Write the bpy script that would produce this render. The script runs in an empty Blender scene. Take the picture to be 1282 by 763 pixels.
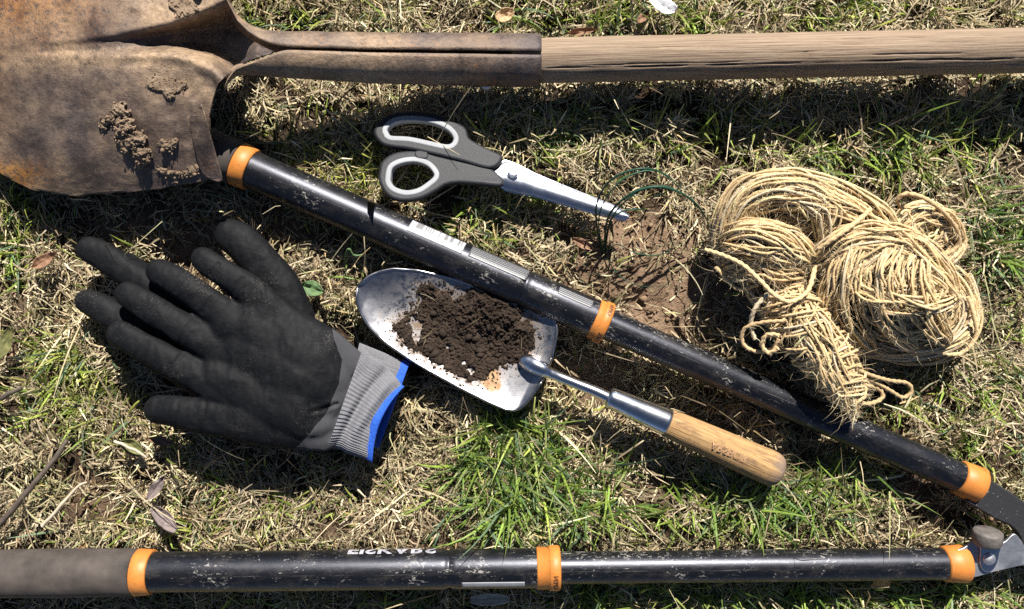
import bpy, bmesh, math
import numpy as np
from mathutils import Vector

# ------------------------------------------------------------------ camera, sky, sun, exposure
sc = bpy.context.scene
col = sc.collection
HC = 620.0            # camera height over the lawn, mm
K = 0.6               # mm of ground per photo pixel
cam = bpy.data.cameras.new('camera')
cam.sensor_width = 36.0
cam.lens = 36.0 * HC / (1282 * K)
cam.clip_start = 0.01
cam.clip_end = 200.0
cam_ob = bpy.data.objects.new('camera', cam)
cam_ob.location = (0, 0, HC / 1000)
col.objects.link(cam_ob)
sc.camera = cam_ob

SUN = Vector((0.16, 0.715, 0.68)).normalized()
world = bpy.data.worlds.new('World')
sc.world = world
world.use_nodes = True
wn = world.node_tree.nodes
sky = wn.new('ShaderNodeTexSky')
sky.sky_type = 'NISHITA'
sky.sun_disc = False
sky.altitude = 1500.0
sky.air_density = 0.6      # clear dry air: hard shadows
sky.dust_density = 0.3
sky.sun_elevation = math.asin(SUN.z)
sky.sun_rotation = math.atan2(SUN.x, SUN.y)
wn['Background'].inputs['Strength'].default_value = 0.05
world.node_tree.links.new(sky.outputs[0], wn['Background'].inputs['Color'])
sl = bpy.data.lights.new('sun', 'SUN')
sl.energy = 5.0
sl.angle = math.radians(0.53)
sl.color = (1.0, 0.955, 0.88)
so = bpy.data.objects.new('sun', sl)
so.rotation_euler = SUN.to_track_quat('Z', 'Y').to_euler()
so.location = (0.5, 2, 3)
col.objects.link(so)
sc.view_settings.view_transform = 'Standard'
sc.view_settings.look = 'None'
sc.view_settings.exposure = 0.85
sc.view_settings.gamma = 1.0
sc.cycles.use_denoising = False
sc.cycles.max_bounces = 5
sc.cycles.diffuse_bounces = 1
sc.cycles.transmission_bounces = 2

rng = np.random.default_rng(11)

# ------------------------------------------------------------------ numeric helpers
def W(px, py, z=0.0):
    """photo pixel -> ground plan in mm for something z mm above the lawn"""
    f = K * (1 - np.asarray(z, float) / HC)
    return np.stack(np.broadcast_arrays((np.asarray(px, float) - 641) * f, (381.5 - np.asarray(py, float)) * f, np.asarray(z, float)), -1)

def hash3(ix, iy, iz, seed):
    h = (ix.astype(np.int64) * 374761393 + iy.astype(np.int64) * 668265263 + iz.astype(np.int64) * 2147483647 + seed * 1274126177) & 0xFFFFFFFF
    h = ((h ^ (h >> 13)) * 1274126177) & 0xFFFFFFFF
    h = ((h ^ (h >> 16)) * 2246822519) & 0xFFFFFFFF
    return ((h ^ (h >> 15)) & 0xFFFFFF) / float(0xFFFFFF)

def vnoise(p, seed=0):
    p = np.asarray(p, float)
    if p.shape[-1] == 2:
        p = np.concatenate([p, np.zeros(p.shape[:-1] + (1,))], -1)
    i = np.floor(p); f = p - i; f = f * f * (3 - 2 * f)
    ix, iy, iz = i[..., 0], i[..., 1], i[..., 2]
    r = 0
    for dx in (0, 1):
        for dy in (0, 1):
            for dz in (0, 1):
                w = (f[..., 0] if dx else 1 - f[..., 0]) * (f[..., 1] if dy else 1 - f[..., 1]) * (f[..., 2] if dz else 1 - f[..., 2])
                r = r + w * hash3(ix + dx, iy + dy, iz + dz, seed)
    return r * 2 - 1

def fbm(p, o=4, seed=0):
    r = 0; a = 0.5; q = np.asarray(p, float)
    for k in range(o):
        r = r + a * vnoise(q, seed + k * 17); a *= 0.5; q = q * 2.03 + 5.1
    return r

def smooth(a, b, x):
    t = np.clip((x - a) / (b - a), 0, 1)
    return t * t * (3 - 2 * t)

def catmull(pts, n=8, closed=False):
    P = np.asarray(pts, float); m = len(P); out = []
    for i in range(m if closed else m - 1):
        if closed:
            p0, p1, p2, p3 = P[(i - 1) % m], P[i], P[(i + 1) % m], P[(i + 2) % m]
        else:
            p0, p1, p2, p3 = P[max(i - 1, 0)], P[i], P[i + 1], P[min(i + 2, m - 1)]
        for t in np.linspace(0, 1, n, endpoint=False):
            out.append(0.5 * ((2 * p1) + (-p0 + p2) * t + (2 * p0 - 5 * p1 + 4 * p2 - p3) * t * t + (-p0 + 3 * p1 - 3 * p2 + p3) * t ** 3))
    if not closed:
        out.append(P[-1])
    return np.array(out)

def inpoly(x, y, poly):
    poly = np.asarray(poly, float); r = np.zeros(x.shape, bool); j = len(poly) - 1
    for i in range(len(poly)):
        xi, yi = poly[i][:2]; xj, yj = poly[j][:2]
        c = ((yi > y) != (yj > y)) & (x < (xj - xi) * (y - yi) / (yj - yi + 1e-12) + xi)
        r ^= c; j = i
    return r

def segdist(x, y, a, b):
    ax, ay = a; dx, dy = b[0] - ax, b[1] - ay
    t = np.clip(((x - ax) * dx + (y - ay) * dy) / (dx * dx + dy * dy), 0, 1)
    return np.hypot(x - ax - t * dx, y - ay - t * dy)

# ------------------------------------------------------------------ scene helpers
def empty(name, loc_mm, label, cat, group=None):
    o = bpy.data.objects.new(name, None)
    o.location = Vector(loc_mm) / 1000
    o.empty_display_size = 0.02
    col.objects.link(o)
    o['label'] = label; o['category'] = cat
    if group: o['group'] = group
    return o

def tag(o, label=None, cat=None, group=None, kind=None):
    for k, v in (('label', label), ('category', cat), ('group', group), ('kind', kind)):
        if v: o[k] = v
    return o

def base_of(parent):
    b = np.zeros(3)
    while parent is not None:
        b += np.array(parent.location) * 1000; parent = parent.parent
    return b

def link_mesh(name, me, mat=None, parent=None):
    o = bpy.data.objects.new(name, me)
    col.objects.link(o)
    if mat is not None and not me.materials: me.materials.append(mat)
    if parent is not None: o.parent = parent
    return o

def mesh_np(name, V, F, mat, parent=None, sm=True, attrs=None, origin=None):
    """V in world mm, F (n,k) int array of equal-size polygons (or list of such arrays)"""
    V = np.asarray(V, float)
    b = base_of(parent)
    if origin is None: origin = b
    V = (V - origin) / 1000
    Fs = F if isinstance(F, list) else [F]
    Fs = [np.asarray(f, np.int32) for f in Fs if len(f)]
    me = bpy.data.meshes.new(name)
    me.vertices.add(len(V)); me.vertices.foreach_set('co', V.astype(np.float32).ravel())
    loops = np.concatenate([f.ravel() for f in Fs])
    tot = np.concatenate([np.full(len(f), f.shape[1], np.int32) for f in Fs])
    start = np.concatenate([[0], np.cumsum(tot)[:-1]]).astype(np.int32)
    me.loops.add(len(loops)); me.loops.foreach_set('vertex_index', loops)
    me.polygons.add(len(tot)); me.polygons.foreach_set('loop_start', start); me.polygons.foreach_set('loop_total', tot)
    if sm: me.polygons.foreach_set('use_smooth', np.ones(len(tot), bool))
    for k, a in (attrs or {}).items():
        a = np.asarray(a, np.float32)
        if a.ndim == 1:
            at = me.attributes.new(k, 'FLOAT', 'POINT'); at.data.foreach_set('value', a)
        elif a.shape[1] == 3:
            at = me.attributes.new(k, 'FLOAT_VECTOR', 'POINT'); at.data.foreach_set('vector', a.ravel())
    me.update(calc_edges=True)
    me.materials.append(mat)
    o = bpy.data.objects.new(name, me)
    if parent is None:
        o.location = Vector(origin) / 1000
    col.objects.link(o)
    if parent is not None: o.parent = parent
    return o

def grid_faces(nu, nv, wrap=False):
    i = np.arange(nu - 1)[:, None]; j = np.arange(nv if wrap else nv - 1)[None, :]
    j2 = (j + 1) % nv
    a = i * nv + j; b = i * nv + j2; c = (i + 1) * nv + j2; d = (i + 1) * nv + j
    return np.stack(np.broadcast_arrays(a, b, c, d), -1).reshape(-1, 4)

def frames(P):
    T = np.gradient(P, axis=0); ln = np.linalg.norm(T, axis=1)
    for i in range(len(P)):
        if ln[i] < 1e-7: T[i] = T[i - 1] if i else P[-1] - P[0]
    T /= np.linalg.norm(T, axis=1)[:, None] + 1e-12
    N = np.zeros_like(P)
    up = np.array([0, 0, 1.0])
    if abs(T[0] @ up) > 0.95: up = np.array([0, 1.0, 0])
    n = np.cross(T[0], np.cross(up, T[0])); N[0] = n / np.linalg.norm(n)
    for i in range(1, len(P)):
        n = N[i - 1] - T[i] * (N[i - 1] @ T[i]); N[i] = n / (np.linalg.norm(n) + 1e-12)
    return T, N, np.cross(T, N)

def sweep(P, R, seg=24, prof=None, caps=True):
    """tube round polyline P (mm) with radii R; returns V, [quads, tris], (theta, s)"""
    P = np.asarray(P, float); R = np.broadcast_to(np.asarray(R, float), (len(P),))
    T, N, B = frames(P)
    th = np.linspace(0, 2 * np.pi, seg, endpoint=False)
    s = np.concatenate([[0], np.cumsum(np.linalg.norm(np.diff(P, axis=0), axis=1))])
    rr = R[:, None] * np.ones(seg)[None]
    if prof is not None: rr = rr * prof(s[:, None], th[None, :])
    V = P[:, None] + N[:, None] * (rr * np.cos(th))[..., None] + B[:, None] * (rr * np.sin(th))[..., None]
    V = V.reshape(-1, 3); Q = grid_faces(len(P), seg, True)
    tris = []
    if caps:
        n = len(V); V = np.vstack([V, P[0], P[-1], V[:seg], V[n - seg:n]])
        k = np.arange(seg); k2 = (k + 1) % seg
        tris = np.concatenate([np.stack([np.full(seg, n), n + 2 + k2, n + 2 + k], -1),
                               np.stack([np.full(seg, n + 1), n + 2 + seg + k, n + 2 + seg + k2], -1)])
    return V, [Q] + ([tris] if len(tris) else []), (th, s)

def merge(parts):
    Vs, fs, off = [], {}, 0
    for V, F in parts:
        Vs.append(V)
        for f in (F if isinstance(F, list) else [F]):
            f = np.asarray(f)
            if len(f): fs.setdefault(f.shape[1], []).append(f + off)
        off += len(V)
    return np.vstack(Vs), [np.concatenate(v) for v in fs.values()]

def from_curve(loops, half, bevel, res=2):
    """flat plate with rounded edges from closed outlines (mm, holes inside outlines); returns a mesh in metres"""
    cu = bpy.data.curves.new('c', 'CURVE'); cu.dimensions = '2D'; cu.fill_mode = 'BOTH'
    cu.extrude = max(half - bevel, 0) / 1000; cu.bevel_depth = bevel / 1000; cu.bevel_resolution = res
    for L in loops:
        sp = cu.splines.new('POLY'); sp.points.add(len(L) - 1); sp.use_cyclic_u = True
        for p, q in zip(sp.points, L): p.co = (q[0] / 1000, q[1] / 1000, 0, 1)
    o = bpy.data.objects.new('c', cu); col.objects.link(o)
    dg = bpy.context.evaluated_depsgraph_get()
    me = bpy.data.meshes.new_from_object(o.evaluated_get(dg))
    bpy.data.objects.remove(o)
    bpy.data.curves.remove(cu)
    return me

def coords(me):
    a = np.empty(len(me.vertices) * 3, np.float32); me.vertices.foreach_get('co', a); return a.reshape(-1, 3).astype(float)

def setco(me, V):
    me.vertices.foreach_set('co', np.asarray(V, np.float32).ravel()); me.update()

def text_mesh(body, size_mm, align='CENTER'):
    cu = bpy.data.curves.new('t', 'FONT'); cu.body = body; cu.size = size_mm / 1000
    cu.offset = size_mm / 1000 * .025; cu.align_x = align; cu.align_y = 'CENTER'; cu.resolution_u = 3
    o = bpy.data.objects.new('t', cu); col.objects.link(o)
    dg = bpy.context.evaluated_depsgraph_get()
    me = bpy.data.meshes.new_from_object(o.evaluated_get(dg))
    bpy.data.objects.remove(o); bpy.data.curves.remove(cu)
    return me

# ------------------------------------------------------------------ material helpers
class NT:
    def __init__(s, name):
        s.m = bpy.data.materials.new(name); s.m.use_nodes = True
        s.t = s.m.node_tree; s.n = s.t.nodes; s.b = s.n['Principled BSDF']; s.out = s.n['Material Output']
    def link(s, a, b): s.t.links.new(a, b)
    def put(s, sock, v):
        if isinstance(v, bpy.types.NodeSocket): s.link(v, sock)
        elif v is not None:
            if sock.type == 'RGBA' and len(v) == 3: v = (*v, 1)
            sock.default_value = v
    def coord(s, kind='Object', scale=None, rot=None):
        c = s.n.new('ShaderNodeTexCoord').outputs[kind]
        if scale is None and rot is None: return c
        mp = s.n.new('ShaderNodeMapping')
        if scale is not None: mp.inputs['Scale'].default_value = scale
        if rot is not None: mp.inputs['Rotation'].default_value = rot
        s.link(c, mp.inputs['Vector']); return mp.outputs[0]
    def attr(s, name, out='Fac'):
        a = s.n.new('ShaderNodeAttribute'); a.attribute_name = name; return a.outputs[out]
    def mapv(s, v, scale):
        mp = s.n.new('ShaderNodeMapping'); mp.inputs['Scale'].default_value = scale; s.link(v, mp.inputs['Vector']); return mp.outputs[0]
    def noise(s, v, scale, detail=5, rough=0.55, dist=0.0, out='Fac'):
        n = s.n.new('ShaderNodeTexNoise'); n.inputs['Scale'].default_value = scale; n.inputs['Detail'].default_value = detail
        n.inputs['Roughness'].default_value = rough; n.inputs['Distortion'].default_value = dist
        s.link(v, n.inputs['Vector']); return n.outputs[out]
    def voro(s, v, scale, feature='F1', out='Distance'):
        n = s.n.new('ShaderNodeTexVoronoi'); n.feature = feature; n.inputs['Scale'].default_value = scale
        s.link(v, n.inputs['Vector']); return n.outputs[out]
    def ramp(s, f, stops, interp='LINEAR'):
        r = s.n.new('ShaderNodeValToRGB'); r.color_ramp.interpolation = interp
        e = r.color_ramp.elements
        while len(e) < len(stops): e.new(0.5)
        for el, (p, c) in zip(e, stops):
            el.position = p; el.color = (*c, 1) if hasattr(c, '__len__') else (c, c, c, 1)
        s.link(f, r.inputs[0]); return r.outputs[0]
    def mix(s, f, a, b, mode='MIX'):
        m = s.n.new('ShaderNodeMix'); m.data_type = 'RGBA'; m.blend_type = mode
        s.put(m.inputs['Factor'], f); s.put(m.inputs[6], a); s.put(m.inputs[7], b); return m.outputs[2]
    def math(s, op, a, b=None, c=None):
        m = s.n.new('ShaderNodeMath'); m.operation = op
        for i, v in enumerate((a, b, c)):
            if v is not None: s.put(m.inputs[i], v)
        return m.outputs[0]
    def bump(s, h, strength=0.5, dist=0.001, prev=None):
        b = s.n.new('ShaderNodeBump'); b.inputs['Strength'].default_value = strength; b.inputs['Distance'].default_value = dist
        s.link(h, b.inputs['Height'])
        if prev is not None: s.link(prev, b.inputs['Normal'])
        return b.outputs[0]
    def set(s, **kw):
        names = {'color': 'Base Color', 'rough': 'Roughness', 'metal': 'Metallic', 'normal': 'Normal', 'spec': 'Specular IOR Level', 'coat': 'Coat Weight', 'sheen': 'Sheen Weight', 'alpha': 'Alpha'}
        for k, v in kw.items(): s.put(s.b.inputs[names[k]], v)
        return s.m

def S(r, g, b):
    f = lambda c: (c / 255 / 12.92) if c / 255 <= 0.04045 else ((c / 255 + 0.055) / 1.055) ** 2.4
    return (f(r), f(g), f(b))

def plain(name, c, rough=0.5, metal=0.0, nscale=0, namt=0.15, bump=0.0):
    t = NT(name)
    if nscale:
        v = t.coord('Object'); n = t.noise(v, nscale, 6, 0.6)
        cc = t.ramp(n, [(0.25, tuple(x * (1 - namt * 2) for x in c)), (0.75, tuple(min(1, x * (1 + namt * 2)) for x in c))])
        t.set(color=cc, rough=rough, metal=metal)
        if bump: t.set(normal=t.bump(n, bump, 0.001))
    else:
        t.set(color=c, rough=rough, metal=metal)
    return t.m

# ---- materials
def mat_blade(name, translucent, rough):
    t = NT(name)
    c = t.attr('col', 'Color')
    v = t.coord('Object')
    n = t.noise(v, 260, 3, 0.6)
    c2 = t.mix(1.0, c, t.ramp(n, [(0.3, 0.72), (0.7, 1.15)]), 'MULTIPLY')
    t.set(color=c2, rough=rough, spec=0.35)
    tr = t.n.new('ShaderNodeBsdfTranslucent'); t.link(c2, tr.inputs['Color'])
    mx = t.n.new('ShaderNodeMixShader'); mx.inputs[0].default_value = translucent
    t.link(t.b.outputs[0], mx.inputs[1]); t.link(tr.outputs[0], mx.inputs[2]); t.link(mx.outputs[0], t.out.inputs['Surface'])
    return t.m
M_STRAW = mat_blade('dry_straw', 0.10, 0.5)
M_GREEN = mat_blade('green_blade', 0.30, 0.42)

def mat_ground():
    t = NT('lawn_soil')
    v = t.coord('Object')
    n1 = t.noise(v, 9, 6, 0.6); n2 = t.noise(v, 140, 8, 0.7); n3 = t.noise(v, 600, 4, 0.7)
    bare = t.ramp(n2, [(0.3, (0.16, 0.10, 0.063)), (0.5, (0.30, 0.20, 0.128)), (0.72, (0.42, 0.30, 0.20))])
    gap_soil = t.ramp(n2, [(0.3, (0.03, 0.02, 0.013)), (0.5, (0.07, 0.047, 0.03)), (0.72, (0.13, 0.09, 0.058))])  # darker soil colour off the bare patches, seen between the straws
    soil = t.mix(t.attr('bare'), gap_soil, bare)
    grassy = t.ramp(n2, [(0.25, (0.07, 0.07, 0.025)), (0.55, (0.17, 0.15, 0.07)), (0.8, (0.30, 0.25, 0.14))])
    far = t.attr('far')
    c = t.mix(far, soil, grassy)
    c = t.mix(0.35, c, t.ramp(n1, [(0.3, 0.55), (0.7, 1.3)]), 'MULTIPLY')
    h = t.math('ADD', n2, t.math('MULTIPLY', n3, 0.5))
    t.set(color=c, rough=0.95, spec=0.15, normal=t.bump(h, 0.9, 0.004))
    return t.m
M_GROUND = mat_ground()
def mat_crumb(name, a, b):
    t = NT(name); v = t.coord('Object'); n = t.noise(v, 90, 6, 0.65)
    n2 = t.noise(v, 900, 4, 0.7)
    t.set(color=t.ramp(n, [(0.3, a), (0.7, b)]), rough=0.95, spec=0.15, normal=t.bump(n2, 0.7, 0.0012))
    return t.m
M_CRUMB = mat_crumb('dry_soil_crumb', (0.17, 0.11, 0.068), (0.36, 0.245, 0.155))
M_DARKSOIL = mat_crumb('dark_soil', (0.022, 0.016, 0.012), (0.066, 0.046, 0.034))
M_MUD = mat_crumb('dried_mud', (0.16, 0.11, 0.075), (0.30, 0.22, 0.15))

def mat_rust():
    t = NT('rusty_steel')
    v = t.coord('Object')
    n1 = t.noise(v, 11, 7, 0.62, 0.4); n2 = t.noise(v, 42, 10, 0.70); n3 = t.noise(v, 260, 8, 0.75); n4 = t.noise(v, 6, 4, 0.5)
    c = t.ramp(n2, [(0.34, (0.05, 0.034, 0.029)), (0.45, (0.115, 0.08, 0.062)), (0.54, (0.18, 0.127, 0.093)), (0.66, (0.31, 0.21, 0.13))])
    blue = t.mix(t.ramp(n1, [(0.46, 0.0), (0.60, 0.75)]), c, (0.085, 0.068, 0.070))
    orange = t.mix(t.ramp(t.math('MULTIPLY', n4, t.math('ADD', n3, 0.35)), [(0.42, 0.0), (0.52, 0.85)]), blue, (0.33, 0.135, 0.04))
    big = t.noise(v, 7.5, 5, 0.6, 0.3)
    orange = t.mix(t.ramp(big, [(0.40, 0.0), (0.56, 0.72)]), orange, t.ramp(n2, [(0.35, (0.05, 0.043, 0.045)), (0.6, (0.12, 0.10, 0.098))]))
    rustp = t.attr('rust')
    orange = t.mix(t.math('MULTIPLY', rustp, t.ramp(n3, [(0.4, 0.0), (0.5, 1.0)])), orange, t.ramp(n2, [(0.35, (0.28, 0.10, 0.02)), (0.6, (0.52, 0.24, 0.06))]))
    film = t.attr('film')
    dust = t.mix(t.math('MULTIPLY', film, t.ramp(n2, [(0.3, 0.25), (0.6, 1.0)])), orange, t.ramp(n3, [(0.35, (0.26, 0.17, 0.10)), (0.65, (0.46, 0.33, 0.21))]))
    pit = t.ramp(n3, [(0.33, 0.55), (0.43, 1.0), (0.6, 1.08)])
    c = t.mix(1.0, dust, pit, 'MULTIPLY')
    h = t.math('ADD', n3, t.math('MULTIPLY', n2, 1.2))
    t.set(color=c, metal=t.ramp(n1, [(0.42, 0.15), (0.62, 0.62)]), rough=t.ramp(n2, [(0.35, 0.42), (0.7, 0.75)]), normal=t.bump(h, 0.55, 0.0016))
    return t.m
M_RUST = mat_rust()

def mat_wood(name, dark, mid, light, along, crack=True):
    """attribute uvw: (mm along, mm round, 0)"""
    t = NT(name); v = t.attr('uvw', 'Vector')
    g = t.noise(t.mapv(v, (0.02, 0.9, 1)), 1.0, 7, 0.65, 0.3)
    g2 = t.noise(t.mapv(v, (0.006, 0.12, 1)), 1.0, 4, 0.6)
    fine = t.noise(t.mapv(v, (0.03, 1.7, 1)), 1.0, 5, 0.75, 0.6)
    c = t.ramp(g, [(0.28, dark), (0.5, mid), (0.75, light)])
    c = t.mix(0.5, c, t.ramp(g2, [(0.3, 0.6), (0.7, 1.25)]), 'MULTIPLY')
    c = t.mix(t.ramp(fine, [(0.56, 0.0), (0.72, 0.65)]), c, tuple(x * 0.45 for x in dark))
    if not crack:
        bl = t.noise(t.mapv(v, (0.05, 0.16, 1)), 1.0, 7, 0.72, 0.5)
        c = t.mix(t.ramp(bl, [(0.50, 0.0), (0.66, 0.75)]), c, (0.15, 0.095, 0.06))
        sx = t.n.new('ShaderNodeSeparateXYZ'); t.link(v, sx.inputs[0])
        endm = t.ramp(t.math('ADD', t.math('MULTIPLY_ADD', sx.outputs[0], 0.05, -6.2), bl), [(0.45, 0.0), (0.95, 0.85)])
        c = t.mix(endm, c, (0.22, 0.165, 0.13))
    h = t.math('ADD', g, t.math('MULTIPLY', fine, -0.8))
    t.set(color=c, rough=0.75, spec=0.25, normal=t.bump(h, 0.6, 0.0012))
    return t.m
M_GREYWOOD = mat_wood('weathered_wood', (0.17, 0.115, 0.078), (0.31, 0.225, 0.155), (0.43, 0.325, 0.235), 'x')
M_HANDLE = mat_wood('trowel_wood', (0.24, 0.13, 0.055), (0.48, 0.29, 0.125), (0.62, 0.41, 0.20), 'x', crack=False)

def mat_tube():
    t = NT('black_enamel'); v = t.attr('uvw', 'Vector')
    s1 = t.noise(t.mapv(v, (0.25, 0.55, 1)), 1.0, 6, 0.75, 0.8)
    s2 = t.noise(t.mapv(v, (0.03, 0.03, 1)), 1.0, 4, 0.6)
    scr = t.noise(t.mapv(v, (0.06, 1.4, 1)), 1.0, 4, 0.7, 1.2)
    f = t.ramp(t.math('ADD', s1, t.math('MULTIPLY', s2, 0.7)), [(0.985, 0.0), (1.04, 0.8)])
    f2 = t.ramp(t.math('ADD', scr, t.math('MULTIPLY', s2, 0.3)), [(0.80, 0.0), (0.88, 0.75)])
    f = t.math('MAXIMUM', f, f2)
    dust = t.noise(t.mapv(v, (0.05, 0.1, 1)), 1.0, 8, 0.75)
    c = t.mix(t.ramp(dust, [(0.5, 0.0), (0.8, 0.4)]), (0.005, 0.0055, 0.007), (0.11, 0.095, 0.075))
    c = t.mix(f, c, (0.34, 0.32, 0.29))
    r = t.ramp(dust, [(0.3, 0.31), (0.75, 0.44)])
    t.b.inputs['Specular Tint'].default_value = (0.84, 0.86, 1.0, 1)  # blue of the sky's reflection put into the highlight tint
    t.set(color=c, rough=r, spec=0.6, normal=t.bump(s1, 0.12, 0.0006))
    return t.m
M_TUBE = mat_tube()
M_GRIP = plain('grey_rubber_grip', (0.062, 0.050, 0.043), 0.8, 0, 60, 0.3, 0.3)
def mat_orange():
    t = NT('orange_plastic'); v = t.coord('Object'); n = t.noise(v, 120, 6, 0.7); d = t.noise(v, 420, 4, 0.7)
    c = t.ramp(n, [(0.3, (0.50, 0.17, 0.032)), (0.7, (0.64, 0.235, 0.045))])
    c = t.mix(t.ramp(d, [(0.55, 0.0), (0.70, 0.6)]), c, (0.22, 0.10, 0.04))
    t.set(color=c, rough=0.5, normal=t.bump(d, 0.2, 0.0005)); return t.m
M_ORANGE = mat_orange()
M_DARKPRINT = plain('dark_print', (0.10, 0.04, 0.015), 0.6)
M_WHITEPRINT = plain('white_print', (0.40, 0.39, 0.43), 0.5, 0, 300, .35)
M_RUBBER = plain('dark_rubber', (0.12, 0.105, 0.095), 0.6, 0, 160, 0.3, 0.4)
def mat_steel(name, base, r0, r1, sc_=60, dirt=0.25, metal=1.0, film=False):
    t = NT(name); v = t.coord('Object'); n = t.noise(v, sc_, 6, 0.65); n2 = t.noise(v, sc_ * 7, 5, 0.7)
    st = t.noise(t.coord('Object', (30, 900, 30), (0, 0, 0.41)), 1.0, 3, 0.6)
    c = t.mix(t.ramp(n2, [(0.58, 0.0), (0.72, dirt)]), base, (0.22, 0.15, 0.09))
    rg = t.ramp(n, [(0.3, r0), (0.7, r1)])
    if film:
        f = t.math('MULTIPLY', t.attr('dirt'), t.ramp(t.math('ADD', n2, t.math('MULTIPLY', n, 0.6)), [(0.62, 0.0), (0.9, 1.0)]))
        c = t.mix(f, c, (0.20, 0.14, 0.095)); c = t.mix(t.attr('rust'), c, t.ramp(n2, [(0.35, (0.30, 0.15, 0.06)), (0.6, (0.52, 0.33, 0.17))]))
        keep = t.math('SUBTRACT', 1.0, t.math('MAXIMUM', f, t.attr('rust'))); metal = t.math('MULTIPLY', keep, 1.0)
        rg = t.mix(keep, (0.9, 0.9, 0.9), rg)
    t.set(color=c, metal=metal, rough=rg, normal=t.bump(t.math('ADD', st, n2), 0.10, 0.0003)); return t.m
M_STEEL = mat_steel('blade_steel', (0.58, 0.60, 0.66), 0.26, 0.36)
M_TROWEL = mat_steel('polished_trowel_steel', (0.40, 0.40, 0.42), 0.22, 0.34, 35, 0.6, 1.0, True)
M_CHROME = mat_steel('ferrule_chrome', (0.72, 0.72, 0.73), 0.18, 0.3, 40, 0.12)
M_PLATE = mat_steel('lopper_blade_steel', (0.55, 0.55, 0.57), 0.4, 0.6, 60, 0.3)
def mat_blackarm():
    t = NT('black_coated_steel'); v = t.coord('Object'); n = t.noise(v, 500, 5, 0.75); n1 = t.noise(v, 90, 5, 0.7)
    c = t.mix(t.ramp(t.math('ADD', n, t.math('MULTIPLY', n1, 0.3)), [(0.78, 0), (0.84, 1.0)]), (0.018, 0.018, 0.02), (0.32, 0.31, 0.3))
    t.set(color=c, rough=0.55, normal=t.bump(n, 0.4, 0.0006)); return t.m
M_ARM = mat_blackarm()
M_SCGREY = plain('speckled_grey_plastic', (0.018, 0.019, 0.023), 0.6, 0, 900, 0.3, 0.25)
M_SCLIGHT = plain('light_grey_insert', (0.30, 0.31, 0.33), 0.6, 0, 80, 0.1, 0.1)

def mat_coating():
    t = NT('black_latex_glove'); v = t.coord('Object')
    n = t.noise(v, 330, 6, 0.7); n2 = t.noise(v, 1100, 4, 0.7); big = t.noise(v, 28, 4, 0.55); w = t.voro(t.coord('Object', (1, 1.6, 1)), 260)
    coat = t.attr('coat')
    edge = t.math('ADD', coat, t.math('MULTIPLY', t.math('SUBTRACT', n, 0.5), 0.8))
    isk = t.ramp(t.math('MULTIPLY_ADD', edge, 0.25, 0.5), [(0.47, 0.0), (0.53, 1.0)])
    black = t.ramp(n, [(0.3, (0.0045, 0.005, 0.006)), (0.6, (0.0075, 0.008, 0.0095)), (0.78, (0.022, 0.022, 0.025))])
    black = t.mix(t.ramp(t.math('ADD', n2, t.math('MULTIPLY', big, 0.55)), [(0.93, 0), (1.02, 0.5)]), black, (0.20, 0.18, 0.16))
    kn = t.attr('knit', 'Vector')
    stripes = t.n.new('ShaderNodeTexWave'); stripes.inputs['Scale'].default_value = 1.0; stripes.inputs['Distortion'].default_value = 0.5
    t.link(t.mapv(kn, (0.22, 0.0, 0)), stripes.inputs['Vector'])
    knitc = t.ramp(stripes.outputs['Fac'], [(0.2, (0.04, 0.04, 0.044)), (0.8, (0.08, 0.08, 0.088))])
    c = t.mix(isk, black, knitc)
    h = t.math('ADD', n, t.math('MULTIPLY', w, 0.6))
    hb = t.mix(isk, h, stripes.outputs['Fac'])
    hh = t.math('ADD', hb, t.math('MULTIPLY', isk, -1.2))
    t.set(color=c, rough=t.mix(isk, t.ramp(n, [(0.3, 0.58), (0.7, 0.75)]), (0.85, 0.85, 0.85)), spec=0.16, normal=t.bump(hh, 0.35, 0.0006))
    return t.m
M_GLOVE = mat_coating()
def mat_cuff():
    t = NT('grey_knit_cuff'); kn = t.attr('knit', 'Vector')
    w = t.n.new('ShaderNodeTexWave'); w.wave_type = 'BANDS'; w.inputs['Scale'].default_value = 1.0; w.inputs['Distortion'].default_value = 1.0; w.inputs['Detail'].default_value = 3
    t.link(t.mapv(kn, (0.28, 0.0, 0)), w.inputs['Vector'])
    n = t.noise(t.mapv(kn, (0.6, 0.9, 1)), 1.0, 3, 0.6)
    c = t.ramp(w.outputs['Fac'], [(0.15, (0.17, 0.17, 0.185)), (0.85, (0.36, 0.36, 0.385))])
    c = t.mix(0.6, c, t.ramp(n, [(0.3, 0.65), (0.7, 1.2)]), 'MULTIPLY')
    t.set(color=c, rough=0.9, spec=0.2, normal=t.bump(t.math('ADD', w.outputs['Fac'], n), 0.6, 0.0012)); return t.m
M_CUFF = mat_cuff()
def mat_hem():
    t = NT('blue_hem'); kn = t.attr('knit', 'Vector')
    n = t.noise(t.mapv(kn, (0.5, 1.3, 1)), 1.0, 4, 0.6)
    t.set(color=t.ramp(n, [(0.3, (0.01, 0.055, 0.34)), (0.7, (0.03, 0.16, 0.75))]), rough=0.8, normal=t.bump(n, 0.5, 0.001)); return t.m
M_HEM = mat_hem()
def mat_twine():
    t = NT('sisal_twine'); c = t.attr('col', 'Color'); v = t.coord('Object')
    n = t.noise(v, 420, 5, 0.7)
    f = t.attr('uvw', 'Vector')
    fib_shade = t.noise(t.mapv(f, (0.35, 2.6, 1)), 1.0, 4, 0.7)
    cc = t.mix(1.0, c, t.ramp(fib_shade, [(0.3, 0.62), (0.65, 1.12)]), 'MULTIPLY')  # fibre streaks, with the shade of ply grooves put into the colour
    t.set(color=cc, rough=0.75, spec=0.25, normal=t.bump(t.math('ADD', n, fib_shade), 0.5, 0.0008)); return t.m
M_TWINE = mat_twine()

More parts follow.
